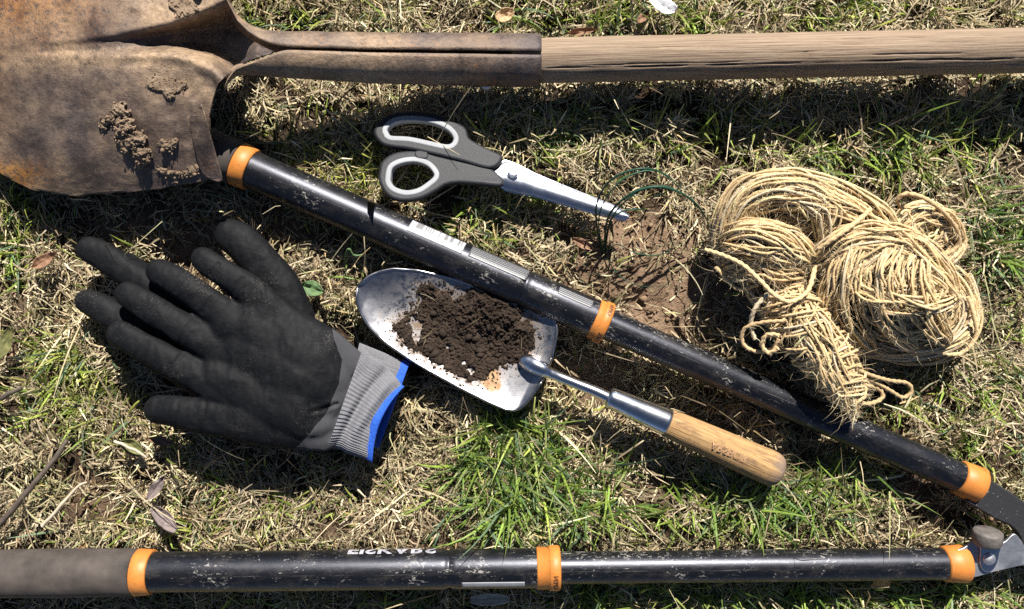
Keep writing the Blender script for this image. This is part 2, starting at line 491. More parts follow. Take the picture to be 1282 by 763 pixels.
# ------------------------------------------------------------------ footprints of the things on the lawn (photo pixels)
ARM_A = ((180, 154), (1213, 603)); ARM_B = ((-120, 718), (1213, 705))
TROWEL_TIP = np.array([448., 360.]); TA = np.array([.9157, .4019]); TN = np.array([.4019, -.9157])
TW_U = np.array([0, 1, 4, 10, 24, 32, 60, 105, 164, 208, 232, 242, 249, 254, 257, 258.])
TW_H = np.array([0, 8, 17, 25, 35, 39.5, 49.5, 58, 63.5, 66, 65.5, 62, 54, 40, 20, 12.])
def trowel_px(u, v): return TROWEL_TIP + np.outer(u, TA) + np.outer(v, TN)
tu = np.linspace(0, 258, 60); th_ = np.interp(tu, TW_U, TW_H)
TROWEL_POLY = np.vstack([trowel_px(tu, th_), trowel_px(tu[::-1], -th_[::-1])])
GLOVE_POLY = [(180, 500), (85, 380), (80, 300), (110, 290), (170, 330), (260, 265), (300, 275), (360, 345), (430, 405), (500, 450), (510, 500), (470, 585), (400, 570), (300, 560), (200, 535)]
TWINE_POLY = [(900, 320), (930, 230), (990, 220), (1060, 240), (1120, 270), (1135, 245), (1200, 260), (1210, 320), (1228, 380), (1210, 440), (1140, 450), (1140, 500), (1060, 525), (1000, 480), (940, 430)]
SC_POLY = [(470, 160), (500, 140), (560, 150), (620, 196), (700, 228), (790, 270), (740, 270), (640, 240), (560, 232), (500, 252), (480, 220)]
SHOVEL_POLY = [(-250, -60), (300, -60), (300, 80), (275, 225), (80, 246), (0, 216), (-100, 150), (-170, 72)]

SOILS = [(815, 300, 88, 46, 1.05), (745, 470, 74, 40, .98), (735, 350, 78, 40, .95), (690, 300, 60, 30, .6), (850, 350, 85, 42, .98), (610, 690, 80, 25, .6), (540, 660, 70, 35, .55),
         (460, 680, 90, 25, .5), (970, 590, 60, 25, .55), (720, 420, 40, 30, .5), (110, 640, 60, 40, .35), (30, 420, 50, 80, .45), (870, 540, 60, 30, .7), (825, 400, 95, 40, .96),
         (1180, 480, 60, 40, .45), (950, 330, 60, 60, .5), (210, 290, 110, 45, .8), (330, 300, 80, 50, .6), (800, 610, 70, 30, .5), (1160, 620, 50, 30, .5)]
def soil_mask(px, py):
    m = np.zeros(px.shape)
    q = np.stack([px, py], -1)
    wx = fbm(q * .03, 3, 5) * 22; wy = fbm(q * .03, 3, 9) * 22
    for x, y, rx, ry, a in SOILS:
        d = np.hypot((px + wx - x) / rx, (py + wy - y) / ry)
        m = np.maximum(m, a * smooth(1.25, .55, d))
    return m
def gz(x, y):
    """lawn height in mm"""
    q = np.stack([x, y], -1)
    near = smooth(1600, 700, np.hypot(x, y))
    h = fbm(q * .012, 4, 3) * 10 + fbm(q * .05, 3, 31) * 6.0
    return h * (0.35 + .65 * near) - 11.0

# ------------------------------------------------------------------ ground sheet
def build_ground():
    def axis(half, step):
        a = np.arange(0, half, step); b = half * np.power(30000 / half, np.linspace(0, 1, 26))
        p = np.concatenate([a, b]); return np.concatenate([-p[::-1][:-1], p])
    X, Y = axis(1100, 7.0), axis(850, 7.0)
    gx, gy = np.meshgrid(X, Y, indexing='ij')
    z = gz(gx, gy)
    px, py = gx / K + 641, 381.5 - gy / K
    z = z + np.where((np.abs(gx) < 500) & (np.abs(gy) < 400), fbm(np.stack([gx, gy], -1) * .16, 3, 77) * 2.5, 0)
    far = smooth(500, 1000, np.hypot(gx, gy * 1.3))
    V = np.stack([gx, gy, z], -1).reshape(-1, 3)
    o = mesh_np('ground', V, grid_faces(len(X), len(Y))[:, ::-1], M_GROUND, attrs={'far': far.ravel(), 'bare': soil_mask(px, py).ravel()})
    tag(o, 'dry lawn soil under the tools', kind='structure')
build_ground()

# ------------------------------------------------------------------ blades of grass and straw (vectorised)
def blades(x, y, z0, L, w, az, l0, l1, bend, roll, nseg, colr, tipcol=None, ridge=False, taper=1.0):
    n = len(x); s = np.linspace(0, 1, nseg + 1)
    phi = l0[:, None] + (l1 - l0)[:, None] * s[None]
    a = az[:, None] + bend[:, None] * s[None]
    d = np.stack([np.sin(phi) * np.cos(a), np.sin(phi) * np.sin(a), np.cos(phi)], -1)
    step = L[:, None, None] / nseg * (d[:, :-1] + d[:, 1:]) / 2
    P = np.concatenate([np.zeros((n, 1, 3)), np.cumsum(step, 1)], 1)
    P[..., 0] += x[:, None]; P[..., 1] += y[:, None]; P[..., 2] += z0[:, None]
    side = np.stack([-np.sin(a), np.cos(a), np.zeros_like(a)], -1)
    nrm = np.cross(d, side)
    sd = side * np.cos(roll)[:, None, None] + nrm * np.sin(roll)[:, None, None]
    up = nrm * np.cos(roll)[:, None, None] - side * np.sin(roll)[:, None, None]
    prof = np.clip(1 - s ** 2.2 * taper, 0.06, 1) * np.where(s < .12, .75, 1)
    hw = (w / 2)[:, None, None] * prof[None, :, None]
    if ridge:
        V = np.stack([P - sd * hw, P + up * hw * 0.45, P + sd * hw], 2); k = 3
    else:
        V = np.stack([P - sd * hw, P + sd * hw], 2); k = 2
    m = (nseg + 1) * k
    i = np.arange(nseg)[:, None]; j = np.arange(k - 1)[None]
    q = np.stack([i * k + j, i * k + j + 1, (i + 1) * k + j + 1, (i + 1) * k + j], -1).reshape(-1, 4)
    F = (np.arange(n)[:, None, None] * m + q[None]).reshape(-1, 4)
    if tipcol is None: tipcol = colr
    C = colr[:, None, :] * (1 - s)[None, :, None] + tipcol[:, None, :] * s[None, :, None]
    C = np.repeat(C, k, axis=1)
    return V.reshape(-1, 3), F, C.reshape(-1, 3), P

def footprint(px, py):
    """mm of free height below the things lying on the lawn (99 where nothing lies)"""
    r = np.full(px.shape, 99.0)
    def low(mask, h): r[mask] = np.minimum(r[mask], h)
    low(segdist(px, py, *ARM_A) < 21, 7); low(segdist(px, py, *ARM_B) < 21, 12)
    low(segdist(px, py, (640, 76), (1900, 50)) < 26, 12)
    low(segdist(px, py, (690, 470), (765, 500)) < 7, 14); low(segdist(px, py, (765, 500), (975, 590)) < 18, 8)
    low(inpoly(px, py, TROWEL_POLY), 5); low(inpoly(px, py, GLOVE_POLY), 5); low(inpoly(px, py, TWINE_POLY), 8)
    low(inpoly(px, py, SHOVEL_POLY), 13)
    for lp in SC_SOLID: low(inpoly(px, py, lp), 7)
    return r

SC_UP = [(472, 164), (480, 150), (495.5, 142.8), (521, 141), (546.6, 145), (565, 154), (579, 162), (584, 175), (597, 184), (614.8, 193), (625, 199), (613, 209), (579, 200), (543, 191), (512.6, 184.5), (487, 181), (477, 175)]
SC_UPH = [(483.6, 162), (490, 154), (504, 149.6), (526, 149.6), (546.6, 154), (562, 162), (569.6, 172.6), (567, 181), (558.6, 183.6), (538, 179.4), (512.6, 174), (490, 172.6), (485, 168)]
SC_LO = [(480, 222), (482.8, 206.6), (495.5, 197), (514, 194), (528, 194), (546.6, 200), (579, 207.5), (611, 215), (627, 231), (601, 229.6), (575.6, 228), (558.6, 230.5), (545, 239), (528, 248), (507.5, 251), (492, 246), (482.8, 234)]
SC_LOH = [(489.6, 225), (492, 212), (504, 205), (521, 203), (536.4, 208), (545, 217), (546, 224), (538, 232), (526, 240), (511, 243), (497, 239), (490.4, 232)]
SC_BLADE = [(612, 211.6), (622, 206), (633, 203), (669, 218), (718.5, 238), (767.6, 257), (780, 264), (788, 271), (781, 275), (735, 264), (669, 242.7), (636.6, 236), (625, 231), (618, 221)]
SC_SOLID = [SC_BLADE, [(560, 190), (584, 175), (625, 199), (613, 209)], [(546, 200), (611, 215), (627, 231), (560, 230)]]

def squash(V, F, P, k_per):
    """press blades down where something lies on them"""
    n = P.shape[0]
    pw = V.reshape(n, -1, 3)
    f = footprint(pw[..., 0] / K / (1 - 8 / HC) + 641, 381.5 - pw[..., 1] / K / (1 - 8 / HC))
    inside = f < 90
    g = gz(pw[..., 0], pw[..., 1])
    lim = np.maximum(f * .75, 2.0)
    z = pw[..., 2]
    pw[..., 2] = np.where(inside, np.minimum(z, np.minimum(lim, g + (z - g) * .35 + 1)), z)
    return pw.reshape(-1, 3)

def straw_colors(n, px, py):
    base = np.array([[.52, .45, .31], [.44, .38, .27], [.64, .58, .44], [.34, .275, .19], [.23, .175, .12], [.40, .40, .24], [.48, .37, .21]])
    w = np.array([.24, .2, .13, .14, .10, .13, .06])
    c = base[rng.choice(len(base), n, p=w / w.sum())]
    g = fbm(np.stack([px, py], -1) * .012, 3, 51)[:, None]
    c = c * (1 + .25 * rng.standard_normal((n, 1)).clip(-1.5, 1.5)) * (1 + .3 * g)
    c = c * np.array([1, 1, 1]) + np.clip(fbm(np.stack([px, py], -1) * .018, 2, 8)[:, None], 0, 1) * np.array([-.04, .02, -.05])
    return np.clip(c * np.array([1.04, .965, .86]), .02, .85)

def straw_field(name, n, xr, yr, inner, Lr, wr, nseg, label, hole=None):
    x = rng.uniform(*xr, int(n)); y = rng.uniform(*yr, int(n))
    if hole is not None:
        k = ~((np.abs(x) < hole[0]) & (np.abs(y) < hole[1])); x, y = x[k], y[k]
    px, py = x / K + 641, 381.5 - y / K
    if inner:
        cl = fbm(np.stack([px, py], -1) * .045, 3, 21)
        keep = rng.random(len(x)) < (1 - np.clip(soil_mask(px, py), 0, 1) * .90) * np.clip(.60 + cl * 2.6, .05, 1)
        x, y, px, py = x[keep], y[keep], px[keep], py[keep]
    n = len(x)
    L = rng.uniform(*Lr, n) * np.exp(rng.normal(0, .28, n)); w = rng.uniform(*wr, n)
    # local lie of the thatch: neighbours lean the same way
    lie = fbm(np.stack([px, py], -1) * .02, 2, 13) * 6
    az = np.where(rng.random(n) < .45, lie + rng.normal(0, .6, n), rng.uniform(0, 2 * np.pi, n))
    l0 = rng.uniform(.55, 1.5, n); l1 = l0 + rng.uniform(-.2, 1.1, n)
    bend = rng.normal(0, .45, n); roll = rng.normal(0, .6, n)
    up = rng.random(n) ** 1.4 * np.clip(8 + 14 * fbm(np.stack([px, py], -1) * .045, 3, 21), 2, 16)
    z0 = gz(x, y) + up
    c = straw_colors(n, px, py)
    V, F, C, P = blades(x, y, z0, L, w, az, l0, l1, bend, roll, nseg, c, c * rng.uniform(.75, 1.2, (n, 1)), taper=.75)
    g = gz(V[:, 0], V[:, 1]); V[:, 2] = np.maximum(V[:, 2], g - .5)
    if inner: V = squash(V, F, P, 2)
    o = mesh_np(name, V, F, M_STRAW, sm=False, attrs={'col': C})
    return tag(o, label, 'straw', kind='stuff')

straw_field('dry_thatch', 270000, (-455, 455), (-300, 300), True, (4, 15), (.6, 1.75), 2, 'matted dry straw coloured lawn thatch lying under and between the tools')
straw_field('long_straw', 4200, (-455, 455), (-300, 300), True, (25, 55), (.6, 1.4), 6, 'longer pale straw stalks scattered over the dry thatch')
straw_field('outer_thatch', 110000, (-1050, 1050), (-820, 820), False, (14, 36), (1.2, 2.6), 2, 'dry thatch of the lawn further out around the tools', hole=(450, 295))

TUFTS = [  # x, y, rx, ry, count, length mm, hue (0 yellow .. 1 deep green)
    (640, 585, 62, 48, 620, 34, .75), (700, 640, 75, 32, 330, 32, .72), (610, 640, 55, 30, 260, 26, .6), (760, 600, 30, 20, 80, 34, .8), (640, 540, 40, 20, 150, 24, .6),
    (410, 203, 58, 22, 520, 17, .12), (455, 225, 30, 20, 150, 15, .2), (350, 190, 25, 15, 60, 20, .1),
    (85, 470, 42, 45, 420, 20, .3), (120, 520, 30, 25, 150, 20, .35), (60, 440, 30, 20, 80, 24, .3),
    (1010, 632, 75, 30, 300, 28, .75), (930, 620, 40, 30, 180, 30, .8), (870, 655, 50, 24, 110, 26, .7), (1060, 600, 50, 30, 160, 26, .75),
    (1255, 285, 38, 45, 320, 38, .95), (1240, 330, 30, 25, 120, 30, .9), (1262, 430, 36, 55, 280, 26, .5), (1230, 500, 50, 40, 200, 28, .5), (1180, 560, 50, 25, 160, 26, .6),
    (800, 748, 90, 18, 420, 26, .7), (960, 745, 100, 18, 420, 28, .72), (1120, 745, 90, 18, 330, 28, .7), (1240, 745, 50, 20, 180, 26, .6), (560, 755, 120, 14, 120, 22, .6), (300, 752, 200, 12, 90, 22, .5),
    (670, 160, 75, 24, 260, 17, .35), (780, 175, 80, 26, 240, 19, .45), (1150, 165, 55, 34, 220, 24, .65), (1060, 190, 60, 30, 150, 22, .6), (930, 170, 70, 30, 180, 22, .5),
    (20, 275, 26, 40, 160, 22, .4), (10, 330, 20, 30, 60, 24, .4), (335, 12, 45, 18, 150, 18, .3), (450, 20, 80, 18, 130, 18, .35), (740, 18, 120, 18, 360, 20, .45), (960, 15, 120, 18, 260, 20, .5), (1150, 15, 120, 18, 160, 20, .4),
    (513, 222, 16, 14, 60, 15, .45), (437, 322, 8, 8, 12, 22, .5), (640, 260, 60, 30, 240, 17, .5), (590, 300, 50, 20, 150, 16, .4), (700, 300, 40, 20, 60, 16, .4),
    (660, 650, 200, 25, 50, 22, .5), (410, 640, 90, 30, 120, 16, .3), (560, 610, 60, 30, 70, 18, .35), (230, 660, 120, 22, 180, 18, .3), (30, 500, 40, 50, 60, 22, .4), (380, 180, 100, 30, 60, 18, .3),
    (1130, 480, 60, 50, 180, 22, .45), (1180, 200, 80, 40, 140, 22, .5), (1000, 250, 80, 30, 60, 20, .5), (840, 580, 60, 30, 50, 20, .6), (240, 540, 60, 20, 40, 18, .4), (300, 620, 80, 30, 60, 22, .6)]
def green_cols(hue, n):
    yl = np.array([.46, .46, .11]); mid = np.array([.29, .40, .07]); dp = np.array([.10, .19, .045]); bl = np.array([.13, .20, .11])
    h = np.clip(hue + rng.normal(0, .2, n), 0, 1)[:, None]
    c = np.where(h < .5, yl + (mid - yl) * h * 2, mid + (dp - mid) * (h * 2 - 1))
    k = rng.random((n, 1)) < .18; c = np.where(k, bl * (.7 + .6 * h), c)
    return np.clip(c * (1 + .2 * rng.standard_normal((n, 1)).clip(-1.5, 2)), .015, .6)
def green_field():
    X, Y, L, H = [], [], [], []
    for (cx, cy, rx, ry, cnt, ln, hue) in TUFTS:
        m = int(cnt * 1.02 * (.45 if cx > 1200 else 1))
        r = np.sqrt(rng.random(m)) * 1.15; a = rng.uniform(0, 2 * np.pi, m)
        # blades rise in little bunches
        bx = cx + rx * r * np.cos(a); by = cy + ry * r * np.sin(a)
        nb = max(3, m // 7); ci = rng.integers(0, nb, m)
        bx = bx[ci % m] + rng.normal(0, 4.5, m); by = by[ci % m] + rng.normal(0, 4.5, m)
        X.append(bx); Y.append(by); L.append(ln * .9 * np.exp(rng.normal(-.15, .4, m))); H.append(np.full(m, hue))
    m = 3000
    X.append(rng.uniform(-60, 1340, m)); Y.append(rng.uniform(-70, 830, m)); L.append(15 * np.exp(rng.normal(0, .4, m))); H.append(rng.uniform(.1, .7, m))
    px, py, L, H = map(np.concatenate, (X, Y, L, H))
    k = (rng.random(len(px)) > soil_mask(px, py) * .9) & (footprint(px, py) > 20) & ~inpoly(px, py, SHOVEL_POLY)
    px, py, L, H = px[k], py[k], L[k], H[k]; n = len(px)
    x, y = (px - 641) * K, (381.5 - py) * K
    az = rng.uniform(0, 2 * np.pi, n)
    l0 = rng.uniform(.15, 1.15, n); l1 = l0 + rng.uniform(.1, 1.25, n)
    w = np.clip(L * .055 + rng.uniform(.2, .9, n), .6, 2.0)
    c = green_cols(H, n)
    tip = np.where(rng.random((n, 1)) < .25, c * .5 + np.array([.42, .34, .17]) * .5, c * 1.08)
    V, F, C, P = blades(x, y, gz(x, y) + 1, L, w, az, l0, l1, rng.normal(0, .35, n), rng.normal(0, .35, n), 5, c, tip, ridge=True)
    V[:, 2] = np.maximum(V[:, 2], gz(V[:, 0], V[:, 1]) + .3)
    V = squash(V, F, P, 3)
    o = mesh_np('green_grass', V, F, M_GREEN, sm=True, attrs={'col': C})
    tag(o, 'live green grass blades growing in tufts through the dry thatch', 'grass', kind='stuff')
    # further out
    m = 26000
    x = rng.uniform(-1050, 1050, m); y = rng.uniform(-820, 820, m)
    k = ~((np.abs(x) < 430) & (np.abs(y) < 275)) & (rng.random(m) < np.clip(.45 + 1.6 * fbm(np.stack([x, y], -1) * .01, 3, 44), .05, 1)); x, y = x[k], y[k]; n = len(x)
    L = 24 * np.exp(rng.normal(0, .35, n))
    V, F, C, P = blades(x, y, gz(x, y), L, rng.uniform(1.2, 2.8, n), rng.uniform(0, 6.28, n), rng.uniform(.1, .9, n), rng.uniform(.6, 1.9, n), rng.normal(0, .3, n), rng.normal(0, .3, n), 3, green_cols(rng.uniform(.1, .8, n), n))
    o = mesh_np('outer_grass', V, F, M_GREEN, sm=True, attrs={'col': C})
    tag(o, 'green grass of the lawn further out around the tools', 'grass', kind='stuff')
green_field()

def rocks(name, x, y, z, r, mat, label, cat, parent=None, seed=0, flat=.7):
    """many small irregular lumps as one mesh"""
    n = len(x)
    t = (1 + 5 ** .5) / 2
    ico = np.array([(-1, t, 0), (1, t, 0), (-1, -t, 0), (1, -t, 0), (0, -1, t), (0, 1, t), (0, -1, -t), (0, 1, -t), (t, 0, -1), (t, 0, 1), (-t, 0, -1), (-t, 0, 1)]) / 1.9
    tri = np.array([(0, 11, 5), (0, 5, 1), (0, 1, 7), (0, 7, 10), (0, 10, 11), (1, 5, 9), (5, 11, 4), (11, 10, 2), (10, 7, 6), (7, 1, 8), (3, 9, 4), (3, 4, 2), (3, 2, 6), (3, 6, 8), (3, 8, 9), (4, 9, 5), (2, 4, 11), (6, 2, 10), (8, 6, 7), (9, 8, 1)])
    a = rng.uniform(0, 6.28, n); ca, sa = np.cos(a)[:, None], np.sin(a)[:, None]
    sc_ = rng.uniform(.6, 1.3, (n, 1, 3)) * np.array([1, 1, flat])
    P = ico[None] * sc_ * (1 + .28 * rng.standard_normal((n, 12, 1)).clip(-1.5, 1.5))
    X = P[..., 0] * ca - P[..., 1] * sa; Y = P[..., 0] * sa + P[..., 1] * ca
    V = np.stack([X, Y, P[..., 2]], -1) * np.asarray(r)[:, None, None] + np.stack([x, y, z], -1)[:, None]
    F = (np.arange(n)[:, None, None] * 12 + tri[None]).reshape(-1, 3)
    o = mesh_np(name, V.reshape(-1, 3), F, mat, parent=parent, sm=False)
    if parent is None: tag(o, label, cat, kind='stuff')
    else: o['kind'] = 'stuff'
    return o
px = rng.uniform(0, 1282, 26000); py = rng.uniform(0, 763, 26000)
k = rng.random(26000) < soil_mask(px, py) * .55 + .08
px, py = px[k], py[k]; x, y = (px - 641) * K, (381.5 - py) * K
r = np.exp(rng.normal(-.15, .5, len(x)))
rocks('soil_crumbs', x, y, gz(x, y) + r * .3, r, M_CRUMB, 'small crumbs of dry brown soil on the bare patches', 'soil')

# ------------------------------------------------------------------ shovel
from mathutils.kdtree import KDTree
SHV = []
def shovel_z(x, y):
    kd = getattr(shovel_z, 'kd', None)
    if kd is None:
        kd = KDTree(len(SHV))
        for i, p in enumerate(SHV): kd.insert((p[0], p[1], 0), i)
        kd.balance(); shovel_z.kd = kd
    out = np.empty(x.size)
    for i, (a, b) in enumerate(zip(x.ravel(), y.ravel())):
        w_, z_ = 0., 0.
        for co, j, d in kd.find_n((a, b, 0), 4): q = 1 / (d + .2); w_ += q; z_ += q * SHV[j][2]
        out[i] = z_ / w_
    return out.reshape(x.shape)
def shovel():
    base = W(480, 75, 0)[()] * np.array([1, 1, 0])
    e = empty('shovel', base, 'long handled rusty round point shovel lying face down along the top edge', 'shovel')
    # blade: u across the length (pixels), v from -1 (north edge) to 1 (south edge)
    xs = np.array([345, 338, 330, 322, 316, 310, 304, 297, 290, 283, 276, 268, 260, 250, 238, 224, 208, 190, 170, 150, 128, 105, 82, 60, 38, 16, -8, -32, -58, -84, -108, -130, -148, -160, -168.])
    xs = catmull(np.stack([xs, xs * 0], -1), 4)[:, 0]
    hw = np.interp(-xs, -np.array([345, 262, 240, 200, 160, 120, 80, 40, 0, -50, -100, -140, -160, -168]), [150, 153, 157, 164, 169, 172, 173, 166, 147, 112, 74, 42, 18, 3.])
    yc1 = np.interp(xs, [-168, 0, 150, 210, 240, 266, 285, 300, 322], [72, 66, 56, 49, 46, 46, 50, 56, 62.])
    hw = hw + 72 - yc1
    hwn = hw - np.interp(xs, [150, 262, 322], [0, 6, 20])
    v = np.sin(np.linspace(-1, 1, 181) * np.pi / 2 * .96) / np.sin(np.pi / 2 * .96); v = np.sign(v) * np.abs(v) ** 1.25
    t = np.where(v[None] > 0, v[None] * hw[:, None], v[None] * hwn[:, None])
    # the shoulder edge: x of the blade's right end (folds back the first columns)
    yy = yc1[:, None] + t
    edge = np.interp(yy, [-160, -80, -30, 0, 14, 27, 36, 44, 66, 76, 82, 88, 97, 106, 125, 144, 180, 230], [262, 264, 272, 283, 290, 298, 312, 342, 342, 312, 300, 294, 281, 272, 266, 262, 262, 262])
    xx = np.minimum(xs[:, None] + 0 * t, edge)
    ze = np.interp(-xx, [-322, -262, -150, -40, 40, 168], [42, 42, 35, 25, 19, 8])
    dome = np.interp(-xx, [-322, -262, -150, -40, 60, 168], [25, 27, 31, 29, 19, 3])
    a = np.abs(t) / np.where(t > 0, hw[:, None], hwn[:, None])
    z = ze + dome * (1 - a ** 2.1)
    gwid = np.interp(xx, [40, 100, 150, 210, 240, 266, 285, 322], [9, 11, 14, 19, 27, 38, 52, 60])
    gdep = np.interp(xx, [20, 70, 110, 150, 210, 240, 266, 290, 322], [0, .8, 2, 4, 12, 24, 34, 42, 56])
    q = np.abs(t) / gwid
    z = z - gdep * (1 - smooth(.25, 1.0, q)) + gdep * .12 * np.exp(-((q - 1.15) / .28) ** 2)
    z = z + fbm(np.stack([xx, yy], -1) * .02, 3, 4) * 2.4 + fbm(np.stack([xx, yy], -1) * .09, 3, 6) * .7
    # slightly ragged worn rim
    yy = yy + (np.abs(v) > .99)[None] * fbm(np.stack([xx * .05, yy * .05], -1), 3, 2) * 3
    P = W(xx, yy, z)
    SHV.extend(np.stack([xx, yy, z], -1).reshape(-1, 3).tolist())
    film = np.clip(np.exp(-((yy - 74) / 15) ** 2) * smooth(10, 90, xx) * smooth(300, 250, xx) * 1.0 + np.exp(-((yy - 105) / 24) ** 2 - ((xx - 215) / 45) ** 2) * .8 + np.exp(-((xx - 230) / 60) ** 2 - ((yy - 14) / 22) ** 2) * .9
                   + .45 * np.clip(fbm(np.stack([xx, yy], -1) * .016, 3, 91) * 2, 0, 1), 0, 1)
    V = P.reshape(-1, 3); F = grid_faces(len(xs), len(v))
    T = np.copy(V); T[:, 2] -= 1.9
    n = len(V); F2 = F[:, ::-1] + n
    # rim
    nu, nv = len(xs), len(v)
    loop = np.concatenate([np.arange(nv), np.arange(1, nu) * nv + nv - 1, (nu - 1) * nv + np.arange(nv - 2, -1, -1), np.arange(nu - 2, 0, -1) * nv])
    l2 = np.roll(loop, -1); R = np.stack([loop, loop + n, l2 + n, l2], -1)
    fl = np.concatenate([film.ravel(), film.ravel()])
    rp = np.exp(-((xx - 14) / 34) ** 2 - ((yy - 222) / 16) ** 2) * 1.3 + .5 * np.exp(-((xx - 40) / 90) ** 2 - ((yy + 5) / 60) ** 2) + .5 * np.exp(-((xx + 60) / 60) ** 2)
    rp = np.clip(np.concatenate([rp.ravel(), rp.ravel()]), 0, 1)
    blade = mesh_np('blade', np.vstack([V, T]), np.vstack([F[:, ::-1], F2[:, ::-1], R[:, ::-1]]), M_RUST, e, attrs={'film': fl, 'rust': rp})
    # turned treads on the shoulders
    for sgn in (1, -1):
        L = [(245, 156), (250, 148), (259, 142), (264, 141), (268, 165), (272, 195), (275.5, 224), (262, 223), (253, 217), (248, 206), (246, 185)]
        L = np.array(L); L[:, 1] = 72 + (L[:, 1] - 72) * sgn
        L = catmull(L, 4, True)
        pm = W(L[:, 0], L[:, 1], 52)
        if sgn < 0: pm = pm[::-1]
        me = from_curve([pm[:, :2]], 1.1, .8)
        V = coords(me) * 1000
        pxl = V[:, 0] / (K * (1 - 52 / HC)) + 641; pyl = 381.5 - V[:, 1] / (K * (1 - 52 / HC))
        V[:, 2] += shovel_z(pxl, pyl) + 1.6 + (pxl - 245) * .2
        setco(me, (V - base) / 1000)
        for p in me.polygons: p.use_smooth = False
        me.attributes.new('film', 'FLOAT', 'POINT')
        link_mesh('tread', me, M_RUST, e)
    # socket straps: each half is a strip whose cross section rolls from a flat wall at the frog into a half round
    zc = lambda x: np.interp(x, [280, 300, 340, 380, 430, 540, 700, 1282, 1950], [65, 63, 56, 50, 43, 32, 27, 31, 36])
    yax = lambda x: np.interp(x, [280, 363, 466, 676, 1282, 1950], [67, 69, 73, 76.3, 63.5, 48])
    # strip edges: upper half (north): seam edge, outer edge in px
    ux = np.array([281, 285, 291, 298, 310, 329, 346, 363, 420, 540, 677.])
    def half(sgn, inner, outer):
        rows = []
        X = np.concatenate([np.linspace(281, 363, 40), np.linspace(370, 677, 45)])
        for x in X:
            R = np.interp(x, [300, 363, 466, 600], [12.0, 13.6, 15.4, 16.6]); c = W(x, yax(x), zc(x))
            w = smooth(372, 285, x)       # 0 round .. 1 flared wall
            a = np.linspace(0, 1, 22)
            ang = math.radians(90 - 4.2) - a * math.radians(168)      # from top seam round the side to the bottom
            cy = np.cos(ang) * R * sgn; cz = np.sin(ang) * R
            rnd = np.stack([np.full(22, c[0]), c[1] + cy, c[2] + cz], -1)
            yi, yo = np.interp(x, inner[0], inner[1]), np.interp(x, outer[0], outer[1])
            top = W(x, yo, zc(x) + 5); bot = W(x, 66 + (yo - 66) * .75, zc(x) - 14)
            wall = top + (bot - top) * a[:, None]
            wall[:, 1] += sgn * np.sin(a * np.pi) * 5
            rows.append(rnd * (1 - w) + wall * w)
        G = np.array(rows)
        nu, nv = G.shape[:2]
        # thickness along the rough outward normal (away from the socket axis)
        ax = np.array([W(x, yax(x), zc(x)) for x in X])[:, None]
        d = G - ax; d[..., 0] = 0; d /= np.linalg.norm(d, axis=-1, keepdims=True) + 1e-9
        G2 = G + d * 1.9
        G = G + (fbm(G * .08, 3, 7) * .6)[..., None] * d; G2 = G2 + (fbm(G * .08, 3, 7) * .6)[..., None] * d
        V = np.vstack([G.reshape(-1, 3), G2.reshape(-1, 3)]); n = nu * nv; F = grid_faces(nu, nv)
        loop = np.concatenate([np.arange(nv), np.arange(1, nu) * nv + nv - 1, (nu - 1) * nv + np.arange(nv - 2, -1, -1), np.arange(nu - 2, 0, -1) * nv]); l2 = np.roll(loop, -1)
        Fa = np.vstack([F, F[:, ::-1] + n, np.stack([loop, loop + n, l2 + n, l2], -1)])
        if sgn > 0: Fa = Fa[:, ::-1]
        fl = np.clip(fbm(V * .02, 3, 3) + .25, 0, .8)
        return mesh_np('socket_strap', V, Fa, M_RUST, e, attrs={'film': fl})
    half(1, (ux, ux), (np.array([281, 283, 290, 298, 312, 329, 346, 363]), np.array([-4, 0, 13, 26, 36, 42, 45, 46])))
    half(-1, (ux, ux), (np.array([281, 285, 291, 296, 305, 317, 329, 363]), np.array([108, 98, 90, 86, 84, 84, 85, 92])))
    # wooden handle with long checks
    X = np.concatenate([np.arange(640, 1300, 1.6), np.arange(1302, 1980, 8)])
    P = W(X, yax(X), zc(X))
    seg = 220
    R = np.interp(X, [640, 690, 1282, 1900, 1965, 1979], [14.6, 15.8, 15.6, 15.8, 14.5, 6.0])
    chk = [(.62, 2.6, 672, 1330, 1.5), (.50, 1.6, 720, 960, 1.1), (.34, 1.6, 1000, 1330, 1.2), (.12, 1.0, 860, 1080, .9), (.82, 1.3, 700, 1000, 1.1), (-.15, 1.0, 760, 1150, .8), (-.45, .9, 1000, 1290, .8), (.95, 1.2, 1050, 1300, 1.0), (.0, .9, 1120, 1300, .8)]
    def prof(s, th):
        r = 1 + 0 * s + 0 * th
        arc = ((th + np.pi) % (2 * np.pi)) - np.pi
        xx = X[:, None]
        for a0, dep, x0, x1, wd in chk:
            wob = fbm(np.stack([xx * .012 + a0 * 9, xx * 0 + a0], -1), 4, 19) * .09
            m = smooth(x0, x0 + 50, xx) * smooth(x1, x1 - 60, xx) * (.55 + .8 * np.clip(vnoise(np.stack([xx * .03, xx * 0 + a0 * 5], -1), 2), -.6, 1))
            r = r - m * dep / 16.5 * np.exp(-(((arc - a0 - wob) * 16.5) / (wd * .33)) ** 2)
        q = np.stack(np.broadcast_arrays(xx * .012, th * 2.3, 0 * th), -1)
        return r + .010 * fbm(q, 3, 5) + .004 * vnoise(np.stack(np.broadcast_arrays(xx * .04, th * 14, 0 * th), -1), 8)
    V, F, (th, s) = sweep(P, R, seg, prof)
    uv = np.zeros((len(V), 3)); g = np.stack(np.broadcast_arrays(s[:, None], (((th[None] + np.pi) % (2 * np.pi)) - np.pi) * 16.5, 0 * th[None]), -1).reshape(-1, 3); uv[:len(g)] = g
    mesh_np('handle', V, F, M_GREYWOOD, e, attrs={'uvw': uv})
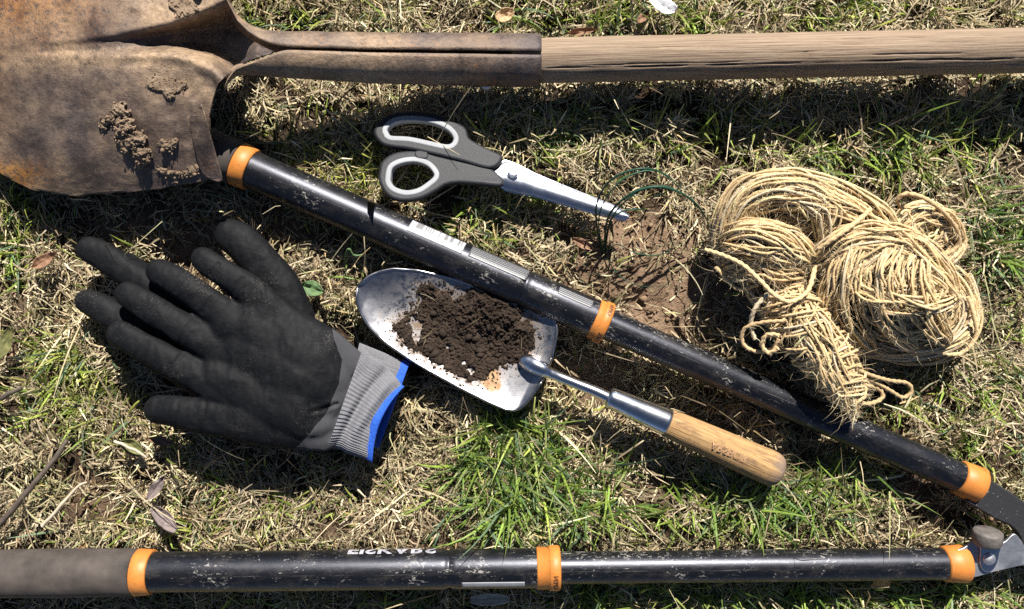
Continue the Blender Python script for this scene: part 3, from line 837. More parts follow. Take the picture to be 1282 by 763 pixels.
    # rivet heads on the socket's lower side
    for x in (609,):
        rx = np.linspace(0, 1, 7); p0 = W(x, 104, 22) + np.array([0, -1.5, 0])
        V, F, _ = sweep(np.stack([np.full(7, p0[0]), p0[1] - 1.0 + -3.2 * rx, np.full(7, p0[2])], -1), 4.2 * np.sqrt(np.clip(1 - rx ** 2, 0.01, 1)), 16)
        mesh_np('rivet', V, F, M_PLATE, e)
    return e
shovel()

def lump(name, pts, label, mat=M_MUD, seed=0, flat=.3, rough=1.3, cat='mud'):
    """a rough clod: noise-broken heightfield over a blobby outline; pts = (px, py, radius px), zb = seat height"""
    pts = np.array(pts, float)
    x0, x1 = (pts[:, 0] - pts[:, 2]).min() - 5, (pts[:, 0] + pts[:, 2]).max() + 5
    y0, y1 = (pts[:, 1] - pts[:, 2]).min() - 5, (pts[:, 1] + pts[:, 2]).max() + 5
    n = .7
    gx, gy = np.meshgrid(np.arange(x0, x1, n), np.arange(y0, y1, n), indexing='ij')
    q = np.stack([gx, gy], -1)
    zb = shovel_z(gx, gy)
    wx = fbm(q * .09, 3, seed) * 9; wy = fbm(q * .09, 3, seed + 4) * 9
    h = np.zeros(gx.shape)
    for a in pts:
        d2 = ((gx + wx - a[0]) ** 2 + (gy + wy - a[1]) ** 2) / a[2] ** 2
        h = np.maximum(h, np.sqrt(np.clip(1 - d2, 0, 1)) * a[2] * K * flat)
    m = h > .25
    cell = fbm(q * .2, 3, seed + 9)
    h = h * (1 + .9 * rough * cell + .55 * rough * fbm(q * .33, 3, seed + 2)) + .9
    z = np.where(m, zb + np.clip(h, .3, None), zb - 1.5)
    V = W(gx, gy, z).reshape(-1, 3); F = grid_faces(*gx.shape)
    keep = m.ravel()[F].any(1)
    F = F[keep]; used, inv = np.unique(F, return_inverse=True)
    V = V[used]; F = inv.reshape(-1, 4)
    c = V.mean(0)
    o = mesh_np(name, V, F[:, ::-1], mat, sm=False, origin=c)
    mm = np.argwhere(m); k = min(260, len(mm) // 12); idx = mm[rng.integers(0, len(mm), k)]
    P = W(gx[idx[:, 0], idx[:, 1]] + rng.normal(0, 2.2, k), gy[idx[:, 0], idx[:, 1]] + rng.normal(0, 2.2, k), 0 * idx[:, 0] + z[idx[:, 0], idx[:, 1]] - .3)
    rocks('crumbs', P[:, 0], P[:, 1], P[:, 2], np.exp(rng.normal(-.6, .45, k)), mat, None, None, parent=o)
    return tag(o, label, cat)
G = 'dried mud on the shovel blade'
lump('mud_clod', [(150, 138, 10, 67), (156, 160, 15, 64), (166, 178, 15, 61), (176, 196, 14, 58)], 'long crumbly clod of dried mud, largest on the shovel blade', seed=3, flat=.38)['group'] = G
lump('mud_clod', [(211, 181, 10, 63), (207, 187, 6, 61)], 'small round clod of dried mud in the middle of the shovel blade', seed=13)['group'] = G
lump('mud_clod', [(206, 214, 6, 52), (218, 219, 8, 51), (234, 218, 7, 51), (245, 214, 5, 52)], 'low ragged mud clod at the lower rim of the shovel blade beside the tread', seed=23)['group'] = G
lump('mud_clod', [(196, 106, 11, 73), (212, 110, 13, 72), (226, 105, 9, 72)], 'thin flaking smear of mud below the groove of the shovel blade', seed=33, flat=.1, rough=1.3)['group'] = G
lump('mud_clod', [(222, 3, 13, 70), (236, 10, 10, 69)], 'caked mud at the top photo edge above the shovel groove', seed=43, flat=.14, rough=1.3)['group'] = G
lump('mud_clod', [(135, 150, 6, 66), (130, 160, 5, 65)], 'tiny mud crumbs left of the long clod on the shovel', seed=53)['group'] = G

# ------------------------------------------------------------------ loppers
def patch_on_tube(name, P0, P1, R, s0, s1, a0, a1, mat, parent, lift=.15, thick=.25):
    """curved sticker: s in mm from P0 along the axis, angles from straight up towards north (positive)"""
    d = (P1 - P0) / np.linalg.norm(P1 - P0); n = np.array([-d[1], d[0], 0]); n /= np.linalg.norm(n)
    if n[1] < 0: n = -n
    up = np.cross(d, n); up = up if up[2] > 0 else -up
    S_, A_ = np.meshgrid(np.linspace(s0, s1, 30), np.linspace(a0, a1, 14), indexing='ij')
    outs = []
    for rr in (R + lift + thick, R - .4):
        outs.append((P0 + d * S_[..., None] + (n * np.sin(A_)[..., None] + up * np.cos(A_)[..., None]) * rr).reshape(-1, 3))
    V = np.vstack(outs); N = 30 * 14; F = grid_faces(30, 14)
    loop = np.concatenate([np.arange(14), np.arange(1, 30) * 14 + 13, 29 * 14 + np.arange(12, -1, -1), np.arange(28, 0, -1) * 14]); l2 = np.roll(loop, -1)
    Fa = np.vstack([F, F[:, ::-1] + N, np.stack([loop, loop + N, l2 + N, l2], -1)])
    g = np.stack([(S_ - s0), (A_ - a0) * R, 0 * S_], -1).reshape(-1, 3)
    return mesh_np(name, V, Fa, mat, parent, sm=False, attrs={'uvw': np.vstack([g, g])})

def text_on_tube(name, body, size, P0, P1, R, s_mid, a_mid, mat, parent, flip=True, turn=False, xs=1.0):
    me = text_mesh(body, size)
    bm = bmesh.new(); bm.from_mesh(me)
    for k in np.linspace(-size, size, 21):
        no = (1, 0, 0) if turn else (0, 1, 0)
        co = (k / 1000 * 2, 0, 0) if turn else (0, k / 1000, 0)
        bmesh.ops.bisect_plane(bm, geom=bm.verts[:] + bm.edges[:] + bm.faces[:], plane_co=co, plane_no=no)
    bm.to_mesh(me); bm.free()
    V = coords(me) * 1000; V[:, 0] *= xs
    if flip: V[:, 1] *= -1
    sx, ay = V[:, 0].copy(), V[:, 1].copy()
    if turn: sx, ay = ay.copy(), sx.copy()
    d = (P1 - P0) / np.linalg.norm(P1 - P0); n = np.array([-d[1], d[0], 0]); n /= np.linalg.norm(n)
    if n[1] < 0: n = -n
    up = np.cross(d, n); up = up if up[2] > 0 else -up
    a = a_mid + ay / R
    Q = P0 + d * (s_mid + sx)[:, None] + (n * np.sin(a)[:, None] + up * np.cos(a)[:, None]) * (R + .22)
    setco(me, (Q - base_of(parent)) / 1000)
    return link_mesh(name, me, mat, parent)

def mat_barcode():
    t = NT('barcode'); v = t.attr('uvw', 'Vector')
    sx = t.n.new('ShaderNodeSeparateXYZ'); t.link(v, sx.inputs[0])
    wn_ = t.n.new('ShaderNodeTexWhiteNoise'); wn_.noise_dimensions = '1D'
    t.link(t.math('FLOOR', t.math('MULTIPLY', sx.outputs[0], 1.15)), wn_.inputs['W'])
    bar = t.math('GREATER_THAN', wn_.outputs['Value'], 0.5)
    band = t.math('MULTIPLY', t.math('GREATER_THAN', sx.outputs[1], 4.6), t.math('GREATER_THAN', sx.outputs[0], 3.0))
    f = t.math('MULTIPLY', bar, band)
    n = t.noise(t.mapv(v, (.3, .5, 1)), 1.0, 6, 0.7)
    c = t.mix(f, (0.55, 0.55, 0.57), (0.22, 0.22, 0.23)); t.set(color=t.mix(t.ramp(n, [(0.52, 0.0), (0.62, 0.8)]), c, (0.16, 0.15, 0.14)), rough=0.45); return t.m
def mat_fineprint(name, cover=.5):
    t = NT(name); v = t.attr('uvw', 'Vector')
    sx = t.n.new('ShaderNodeSeparateXYZ'); t.link(v, sx.inputs[0])
    rows = t.math('GREATER_THAN', t.math('FRACT', t.math('MULTIPLY', sx.outputs[1], 0.62)), 0.42)
    n = t.noise(t.mapv(v, (2.4, 1.6, 1)), 1.0, 2, 0.7)
    f = t.math('MULTIPLY', rows, t.ramp(n, [(1 - cover - .05, 0.0), (1 - cover + .05, 1.0)]))
    t.set(color=t.mix(f, (0.02, 0.02, 0.022), (0.26, 0.26, 0.27)), rough=0.4); return t.m

def ring(P0, P1, s0, s1, R0, R1, lip=.6, seg=64):
    d = (P1 - P0) / np.linalg.norm(P1 - P0)
    s = np.array([s0, s0 + .02, s0 + lip, s1 - lip, s1 - .02, s1]); r = np.array([R0 - 2.5, R0 - lip, R0, R1, R1 - lip, R1 - 2.5])
    return sweep(P0 + d * s[:, None], r, seg)

def tube_part(name, P0, P1, s_list, r_list, mat, e, seg=72, ripple=0):
    d = (P1 - P0) / np.linalg.norm(P1 - P0)
    V, F, (th, s) = sweep(P0 + d * np.asarray(s_list)[:, None], r_list, seg)
    uv = np.zeros((len(V), 3)); g = np.stack(np.broadcast_arrays(s[:, None] + s_list[0], th[None] * r_list[len(r_list) // 2] , 0 * th[None]), -1).reshape(-1, 3); uv[:len(g)] = g
    return mesh_np(name, V, F, mat, e, attrs={'uvw': uv})

def lopper():
    e = empty('lopper', W(1213, 650, 0) * np.array([1, 1, 0]), 'black telescopic lopper with orange collars, its two arms spread open', 'lopper')
    barcode = mat_barcode(); fine = mat_fineprint('fine_print', .55); fine2 = mat_fineprint('fine_print_white', .62)
    for which in 'AB':
        if which == 'A':
            zf = lambda t: 22 - 1.5 * t
            A0, A1 = W(311, 211, 18), W(1213, 603, 17)
        else:
            A0, A1 = W(186, 716.5, 30), W(1195, 706, 20)
        Lm = np.linalg.norm(A1 - A0); d = (A1 - A0) / Lm
        Ro, Ri = 14.0, 11.3
        mid = Lm * (.488 if which == 'A' else .4915)
        # outer tube with a rolled bead, inner tube
        bead = Lm * (.382 if which == 'A' else .370)
        sl_ = [0, bead - 6, bead - 4, bead - 2.2, bead - .8, bead, bead + .9, bead + 2.5, bead + 5, mid]
        rl_ = [Ro, Ro, Ro - .1, Ro - .5, Ro - 1.0, Ro - 1.1, Ro - .9, Ro - .3, Ro - .15, Ro - .1]
        tube_part('outer_tube', A0, A1, sl_, rl_, M_TUBE, e)
        tube_part('inner_tube', A0, A1, [mid - 20, Lm + 3], [Ri, Ri], M_TUBE, e)
        # grip and its collar
        gl = [-205, -202, -196, -170, -120, -60, -20, -9, -8.5]
        gr = [8, 14, 17.2, 17.4, 16.4, 16.9, 16.4, 16.3, 15.2]
        tube_part('grip', A0, A1, gl, gr, M_GRIP, e)
        V, F, _ = ring(A0, A1, -8.2, 3.2, 16.4, 15.6); mesh_np('grip_collar', V, F, M_ORANGE, e)
        # telescoping lock collar in two steps
        w0, w1, w2 = (mid - 8.5, mid + .5, mid + 8.5) if which == 'B' else (mid - 5.5, mid - 1.0, mid + 5.5)
        sp = np.array([w0, w0 + .05, w0 + .8, w1 - .1, w1, w1 + .8, w2 - .9, w2 - .05, w2]); rp = np.array([12, 14.2, 14.8, 14.8, 15.0, 15.8, 15.8, 15.0, 11])
        V, F, _ = sweep(A0 + d * sp[:, None], rp, 64)
        lc = mesh_np('lock_collar', V, F, M_ORANGE, e)
        if which == 'B':
            text_on_tube('collar_lettering', 'OPEN', 4.6, A0, A1, 15.8, (w1 + w2) / 2, -.42, M_DARKPRINT, e, flip=False, turn=True)
        else:
            text_on_tube('collar_lettering', 'OPEN', 4.2, A0, A1, 15.8, (w1 + w2) / 2, .72, M_DARKPRINT, e, flip=False, turn=True)
            text_on_tube('collar_lettering', 'LOCK', 4.2, A0, A1, 15.8, (w1 + w2) / 2, -.85, M_DARKPRINT, e, flip=False, turn=True)
        # end collar towards the head
        V, F, _ = ring(A0, A1, Lm - 9, Lm + 8, 12.6, 13.6, 1.2); mesh_np('head_collar', V, F, M_ORANGE, e)
        if which == 'A':
            q = lambda px_, py_: float((W(px_, py_, 30) - A0) @ d)
            patch_on_tube('barcode_sticker', A0, A1, Ro, q(520, 283) - 4, q(580, 313), .30, 1.12, barcode, e)
            patch_on_tube('fine_print_panel', A0, A1, Ro, q(588, 316), bead - 1, .35, 1.15, fine, e, lift=.02, thick=.1)
            patch_on_tube('fine_print_panel', A0, A1, Ro - .15, q(700, 363), q(742, 382), .42, .95, fine2, e, lift=.02, thick=.1)
        else:
            q = lambda px_: float((W(px_, 700, 40) - A0) @ d)
            text_on_tube('brand_lettering', 'FISKARS', 15.5, A0, A1, Ro, q(488), 1.62, M_WHITEPRINT, e, flip=True, xs=1.16)
            patch_on_tube('torn_label', A0, A1, Ro, q(578), q(657), -.72, -.42, M_SCLIGHT, e)
    # head: two steel jaws on a pivot bolt right of the frame
    def plate(name, pxs, zc, half, bev, mat):
        L = catmull(np.array(pxs, float), 5, True); p = W(L[:, 0], L[:, 1], zc)[:, :2]
        me = from_curve([p], half, bev); V = coords(me) * 1000; V[:, 2] += zc
        setco(me, (V - base_of(e)) / 1000); return link_mesh(name, me, mat, e)
    plate('hook_jaw', [(1216, 588), (1234, 600), (1260, 616), (1284, 633), (1312, 652), (1345, 668), (1385, 668), (1425, 646), (1455, 612), (1464, 622), (1446, 668), (1410, 702), (1365, 716), (1325, 716), (1298, 705), (1284, 690), (1274, 667), (1262, 655), (1248, 649), (1222, 634), (1208, 622)], 19, 3.6, 1.0, M_ARM)
    plate('cutting_blade', [(1190, 694), (1206, 686), (1222, 676), (1240, 681), (1256, 679), (1268, 669), (1276, 676), (1290, 690), (1330, 668), (1380, 640), (1430, 600), (1452, 570), (1440, 630), (1410, 680), (1370, 715), (1330, 718), (1290, 706), (1250, 713), (1214, 722), (1190, 716)], 24.6, 1.4, .5, M_PLATE)
    def disc(name, px_, py_, z0, prof, mat, seg=32):
        c = W(px_, py_, z0); P = np.array([[c[0], c[1], z0 + h] for h, r in prof])
        V, F, _ = sweep(P, [r for h, r in prof], seg); return mesh_np(name, V, F, mat, e)
    disc('pivot_bolt', 1345, 693, 26, [(-12, 3), (-12, 9), (0, 9), (.2, 9.5), (3, 9), (4.5, 6), (5, 2)], M_PLATE, 6)
    # bumper on its riveted tab
    tab = plate('bumper_tab', [(1227, 705), (1227.5, 690), (1229, 676), (1251, 678), (1249, 694), (1246, 706), (1240, 714), (1232, 714)], 27.4, 1.2, .5, M_CHROME)
    disc('rivet', 1238, 700, 28.4, [(-.6, 4.6), (.6, 4.6), (1.5, 3.8), (2.2, 2.2), (2.4, .6)], M_PLATE)
    b0, b1 = W(1235, 682, 30), W(1237, 665, 32)
    P = b0 + (b1 - b0) * np.array([0, .02, .12, .2, .5, .8, .93, 1.0, 1.0])[:, None]
    V, F, _ = sweep(P, [6, 8.4, 9.4, 9.8, 10, 10, 9.8, 9.0, 4], 40)
    mesh_np('bumper', V, F, M_RUBBER, e)
lopper()

# ------------------------------------------------------------------ scissors
def scissors():
    base = W(625, 215, 0) * np.array([1, 1, 0])
    e = empty('scissors', base, 'closed scissors with grey speckled handles and steel blades on the grass', 'scissors')
    ZB = 17.0
    tilt = lambda V: V + np.stack([0 * V[:, 0], 0 * V[:, 0], ((V[:, 1] - base[1]) + .325 * (V[:, 0] - base[0]).clip(0, None)) * (-.24 + .0019 * (V[:, 0] - base[0]).clip(0, None)) + (V[:, 0] - base[0]) * -.03], -1)
    def pl(name, loops, zc, half, bev, mat, n=6, parent=e):
        LL = []
        for L in loops:
            c = catmull(np.array(L, float), n, True); LL.append(W(c[:, 0], c[:, 1], zc)[:, :2])
        me = from_curve(LL, half, bev, 3); V = coords(me) * 1000; V[:, 2] += zc
        V = tilt(V); setco(me, (V - base_of(parent)) / 1000)
        for p in me.polygons: p.use_smooth = True
        o = link_mesh(name, me, mat, parent)
        try: me.set_sharp_from_angle(angle=math.radians(35))
        except Exception: pass
        return o
    def grow(L, d):
        c = catmull(np.array(L, float), 6, True); T = np.roll(c, -1, 0) - np.roll(c, 1, 0); N = np.stack([T[:, 1], -T[:, 0]], -1); N /= np.linalg.norm(N, axis=1)[:, None]
        ctr = c.mean(0); s = np.sign(((c - ctr) * N).sum(1).mean()); return c + N * d * s
    g1, g2 = grow(SC_UPH, 3.1), grow(SC_LOH, 3.1)
    h1 = pl('handle', [SC_UP, g1[::3]], ZB + 1.5, 5.2, 2.4, M_SCGREY)
    h2 = pl('handle', [SC_LO, g2[::3]], ZB, 5.2, 2.4, M_SCGREY)
    pl('finger_insert', [g1[::3], SC_UPH], ZB + 1.5, 5.6, 1.2, M_SCLIGHT, parent=h1)
    pl('finger_insert', [g2[::3], SC_LOH], ZB, 5.6, 1.2, M_SCLIGHT, parent=h2)
    pl('stop_peg', [[(522, 191), (533, 191), (534, 198), (523, 197)]], ZB + 3, 3, .8, M_SCGREY, parent=h2)
    # blades: real bevelled slabs, ground facet along the upper edge
    def blade(name, outline, z, spine):
        c = np.array(outline, float); P = W(c[:, 0], c[:, 1], z)
        n = len(c); ins = W(spine[:, 0], spine[:, 1], z + 1.1)
        return P, ins
    up = np.array([(612, 211.6), (633, 201.0), (652, 208.5), (669, 217.5), (694, 228), (718.5, 238), (744, 248), (767.6, 257), (780, 263.5), (788, 270.5)])
    lo = np.array([(618, 228), (634, 239), (652, 242.5), (669, 245), (702, 254.5), (735, 264), (752, 268.3), (768, 272), (780, 275), (788, 271.5)])
    rows = []
    for f, dz in ((0, -.4), (.10, .5), (.42, 1.5), (.97, 1.55), (1.0, .6), (1.0, -.8)):
        p = up + (lo - up) * f; rows.append(W(p[:, 0], p[:, 1], ZB + 1.2 + dz * np.linspace(1.3, .35, len(up))))
    G = np.array(rows + [W(up[:, 0], up[:, 1], ZB + .2)])
    V = tilt(G.reshape(-1, 3)); F = grid_faces(G.shape[0], G.shape[1])
    mesh_np('blade', V, F, M_STEEL, e, sm=False)
    low = W(lo[:, 0], lo[:, 1], ZB - 1.4); sh = np.array([0, -1.6, 0])
    G = np.array([W(up[:, 0], up[:, 1] - 1.5, ZB - .6), W(lo[:, 0], lo[:, 1] + 2.2, ZB - .6), W(lo[:, 0], lo[:, 1] + 2.2, ZB - 2.6), W(up[:, 0], up[:, 1] - 1.5, ZB - 2.6), W(up[:, 0], up[:, 1] - 1.5, ZB - .6)])
    mesh_np('blade', tilt(G.reshape(-1, 3)), grid_faces(G.shape[0], G.shape[1]), M_STEEL, e, sm=False)
    c = tilt(W(641, 222, ZB)[None])[0]
    V, F, _ = sweep(np.array([[c[0], c[1], c[2] + h] for h in (0, 3.0, 3.6, 3.8)]), [4.2, 4.2, 3.4, 1], 28)
    mesh_np('pivot_screw', V, F, M_STEEL, e)
scissors()

# ------------------------------------------------------------------ trowel and the soil in it
ZT = 9.0
SOIL_POLY = catmull(np.array([(500, 402), (512, 390), (526, 380), (522, 366), (530, 357), (548, 361), (563, 366), (567, 380), (585, 364), (610, 368), (640, 381), (662, 392), (670, 406), (669, 428), (660, 444), (646, 452), (632, 456), (618, 466), (606, 476), (585, 474), (560, 462), (540, 450), (522, 441), (508, 432), (500, 420), (493, 410)], float), 4, True)
def trowel_z(u, v, hw):
    a = np.clip(np.abs(v) / np.maximum(hw, 6), 0, 1)
    d = np.interp(u, [0, 20, 60, 130, 200, 258], [2, 4, 6.5, 8, 8, 5])
    return ZT + np.interp(u, [0, 15, 50, 120, 200, 245, 258], [12, 9, 6, 4, 4.5, 7, 10]) + d * a ** 2.0
def trowel():
    e = empty('trowel', W(620, 440, 0) * np.array([1, 1, 0]), 'silver hand trowel with round wooden handle, its dished blade holding dark soil', 'trowel')
    u = np.concatenate([np.linspace(0, 30, 16) ** 1.0, np.linspace(32, 230, 70), np.linspace(231, 258, 22)]); u[0] = .02
    hw = np.interp(u, TW_U, TW_H); hw[:16] = np.sqrt(np.clip(u[:16], 0, None)) * 7.0
    hw = np.convolve(np.pad(hw, 2, mode='edge'), np.ones(5) / 5, 'valid'); hw[0] = 1.5
    v = np.linspace(-1, 1, 81); t = v[None] * hw[:, None]
    U = u[:, None] + 0 * t
    p = TROWEL_TIP + U[..., None] * TA + t[..., None] * TN
    z = trowel_z(U, t, hw[:, None])
    Pm = W(p[..., 0], p[..., 1], z)
    n = Pm.shape[0] * Pm.shape[1]
    lower = Pm.copy(); lower[..., 2] -= 1.7
    V = np.vstack([Pm.reshape(-1, 3), lower.reshape(-1, 3)]); F = grid_faces(len(u), 81)
    nu, nv = len(u), 81
    loop = np.concatenate([np.arange(nv), np.arange(1, nu) * nv + nv - 1, (nu - 1) * nv + np.arange(nv - 2, -1, -1), np.arange(nu - 2, 0, -1) * nv]); l2 = np.roll(loop, -1)
    dist = np.full(p.shape[:2], 1e9)
    for a_, b_ in zip(SOIL_POLY, np.roll(SOIL_POLY, -1, 0)): dist = np.minimum(dist, segdist(p[..., 0], p[..., 1], a_, b_))
    dist = np.where(inpoly(p[..., 0], p[..., 1], SOIL_POLY), 0, dist)
    dirt = np.clip(np.exp(-dist / 10) * 1.15 + .06, 0, 1).ravel()
    wv = fbm(p * .08, 3, 66) * 8
    ru = np.clip(smooth(1.2, .7, np.hypot((p[..., 0] + wv - 614) / 12, (p[..., 1] + wv - 474) / 16)) + smooth(1.2, .6, np.hypot((p[..., 0] + wv - 648) / 18, (p[..., 1] + wv - 447) / 8)), 0, .9).ravel()
    mesh_np('blade', V, np.vstack([F, F[:, ::-1] + n, np.stack([loop, loop + n, l2 + n, l2], -1)]), M_TROWEL, e, attrs={'dirt': np.tile(dirt, 2), 'rust': np.tile(ru, 2)})
    # rolled bright rim
    rim = Pm.reshape(-1, 3)[loop]; rim = rim[(rim[:, 0] * 0 + 1) > 0]
    rim = np.vstack([rim, rim[:1]])
    V, F, _ = sweep(rim + np.array([0, 0, -.5]), 1.05, 8, caps=False)
    mesh_np('rim', V, F, M_TROWEL, e)
    # neck: welded blob, rod, ferrule, handle
    cp = [(650, 448, 17), (662, 454, 19), (676, 461, 22), (688, 467, 22), (700, 472, 21), (725, 482, 21), (745, 490, 21.5), (763, 498.5, 22)]
    c = catmull(np.array(cp, float), 6); P = W(c[:, 0], c[:, 1], c[:, 2])
    s = np.linspace(0, 1, len(c)); R = np.interp(s, [0, .05, .12, .22, .36, .42, .7, 1], [1.5, 4.2, 6.0, 6.6, 5.4, 4.0, 3.8, 4.4])
    V, F, _ = sweep(P, R, 28); mesh_np('neck', V, F, M_CHROME, e)
    A, B = W(763, 497.5, 22), W(978, 592, 20)
    L = np.linalg.norm(B - A); d = (B - A) / L
    fs = np.array([-2, -1.5, 0, 3, 12, 44, 47, 47.2]); fr = np.array([3, 6.2, 7.4, 7.9, 8.3, 9.9, 9.9, 9.0])
    V, F, _ = sweep(A + d * fs[:, None], fr, 48); mesh_np('ferrule', V, F, M_CHROME, e)
    hs = np.concatenate([np.linspace(46, 100, 20), np.linspace(102, L - 10, 24), np.array([L - 7, L - 4, L - 2, L - .7, L, L])])
    hr = np.interp(hs, [46, 60, 90, 118, L - 12, L - 7, L - 4, L - 2, L - .7, L], [10.4, 11.0, 11.9, 12.6, 12.9, 12.6, 11.8, 10.4, 8.4, 6.0]); hr[-1] = .5
    V, F, (th, s) = sweep(A + d * hs[:, None], hr, 64)
    uv = np.zeros((len(V), 3)); g = np.stack(np.broadcast_arrays(hs[:, None], (((th[None] + np.pi) % (2 * np.pi)) - np.pi) * 11, 0 * th[None]), -1).reshape(-1, 3); uv[:len(g)] = g; uv[len(g):, 0] = L
    mesh_np('handle', V, F, M_HANDLE, e, attrs={'uvw': uv})
    text_on_tube('worn_stamp', 'ARSBOR', 7.5, A, B, 12.35, 92, -.05, plain('faded_red_stamp', (.40, .23, .12), .8, 0, 700, .3), e, flip=True, xs=1.0)
trowel()

def trowel_soil():
    gx, gy = np.meshgrid(np.arange(484, 684, 1.0), np.arange(350, 496, 1.0), indexing='ij')
    q = np.stack([gx, gy], -1)
    wx, wy = fbm(q * .12, 4, 3) * 7, fbm(q * .12, 4, 8) * 7
    ins = inpoly(gx + wx, gy + wy, SOIL_POLY)
    dist = np.full(gx.shape, 1e9)
    for a, b in zip(SOIL_POLY, np.roll(SOIL_POLY, -1, 0)): dist = np.minimum(dist, segdist(gx + wx, gy + wy, a, b))
    rel = q - TROWEL_TIP; U = rel @ TA; T = rel @ TN
    hw = np.interp(U, TW_U, TW_H)
    zs = trowel_z(U, T, hw)
    north = smooth(-20, 40, T)
    d = np.where(ins, dist, 0)
    h = (1 - np.exp(-d / 9)) * (2.3 + 4.6 * north * smooth(90, 140, U)) 
    cr = fbm(q * .08, 4, 15); cl = fbm(q * .5, 3, 19)
    h = h * (.85 + .8 * cr + .45 * cl) + np.where(ins, .5 + .8 * np.clip(fbm(q * .4, 3, 41), -.5, 1), 0)
    holes = fbm(q * .05, 3, 70) > .36
    m = ins & ~holes & (np.abs(T) < hw - 4)
    z = np.where(m, zs + np.clip(h, .35, None), zs - 1.0)
    V = W(gx, gy, z).reshape(-1, 3); F = grid_faces(*gx.shape); F = F[m.ravel()[F].any(1)]
    used, inv = np.unique(F, return_inverse=True); V = V[used]; F = inv.reshape(-1, 4)
    o = mesh_np('soil_heap', V, F[:, ::-1], M_DARKSOIL, sm=False, origin=W(590, 420, ZT))
    tag(o, 'heap of dark crumbly soil lying in the trowel blade', 'soil')
    mm = np.argwhere(m); idx = mm[rng.integers(0, len(mm), 4200)]
    P = W(gx[idx[:, 0], idx[:, 1]], gy[idx[:, 0], idx[:, 1]], z[idx[:, 0], idx[:, 1]]); r = np.exp(rng.normal(-.55, .42, 4200))
    rocks('crumbs', P[:, 0], P[:, 1], P[:, 2], r, M_DARKSOIL, None, None, parent=o)
    idx = mm[rng.integers(0, len(mm), 90)]; P = W(gx[idx[:, 0], idx[:, 1]], gy[idx[:, 0], idx[:, 1]], z[idx[:, 0], idx[:, 1]])
    rocks('crumbs', P[:, 0], P[:, 1], P[:, 2], np.exp(rng.normal(.55, .35, 90)), M_DARKSOIL, None, None, parent=o)
    # thin scatter of grit on the bare metal round the heap
    n = 900; th = rng.uniform(0, 1, n); ii = rng.integers(0, len(SOIL_POLY), n)
    qx = SOIL_POLY[ii] + rng.normal(0, 9, (n, 2)); rel = qx - TROWEL_TIP; U = rel @ TA; T = rel @ TN; hw = np.interp(U, TW_U, TW_H)
    k = (np.abs(T) < hw - 3) & (U > 8) & (U < 250); qx, U, T, hw = qx[k], U[k], T[k], hw[k]
    P = W(qx[:, 0], qx[:, 1], trowel_z(U, T, hw)); r = np.exp(rng.normal(-.75, .5, len(P)))
    rocks('crumbs', P[:, 0], P[:, 1], P[:, 2] + r * .3, r, M_DARKSOIL, None, None, parent=o)
    n = 12; x = rng.uniform(510, 660, n); y = 395 + (x - 510) * .33 + rng.normal(0, 20, n)
    rel = np.stack([x, y], -1) - TROWEL_TIP; U, T = rel @ TA, rel @ TN
    P = W(x, y, trowel_z(U, T, np.interp(U, TW_U, TW_H)) + 7)
    V, F, C, _ = blades(P[:, 0], P[:, 1], P[:, 2], rng.uniform(5, 16, n), rng.uniform(.4, .8, n), rng.uniform(0, 6.28, n), rng.uniform(1.2, 1.6, n), rng.uniform(1.4, 1.8, n), rng.normal(0, .5, n), rng.normal(0, .5, n), 4, np.tile([[.20, .16, .09]], (n, 1)))
    s_ = mesh_np('straw_bits', V, F, M_STRAW, o, sm=False, attrs={'col': C}); s_['kind'] = 'stuff'
trowel_soil()

# ------------------------------------------------------------------ gloves
def capsule_chain(pts, n=18, seg=20):
    """pts: (px, py, z, radius mm); ball-ended tapered tube"""
    a = np.array(pts, float); c = catmull(a, 6); P = W(c[:, 0], c[:, 1], c[:, 2]); R = c[:, 3] * 1.25
    T0 = P[0] - P[1]; T0 /= np.linalg.norm(T0); T1 = P[-1] - P[-2]; T1 /= np.linalg.norm(T1)
    k = np.linspace(0, np.pi / 2, 6)[1:]
    h0 = [(P[0] + T0 * R[0] * np.sin(q), R[0] * max(np.cos(q), .02)) for q in k][::-1]
    h1 = [(P[-1] + T1 * R[-1] * np.sin(q), R[-1] * max(np.cos(q), .02)) for q in k]
    PP = np.array([p for p, r in h0] + list(P) + [p for p, r in h1]); RR = np.array([r for p, r in h0] + list(R) + [r for p, r in h1])
    V, F, _ = sweep(PP, RR, seg); return V, F

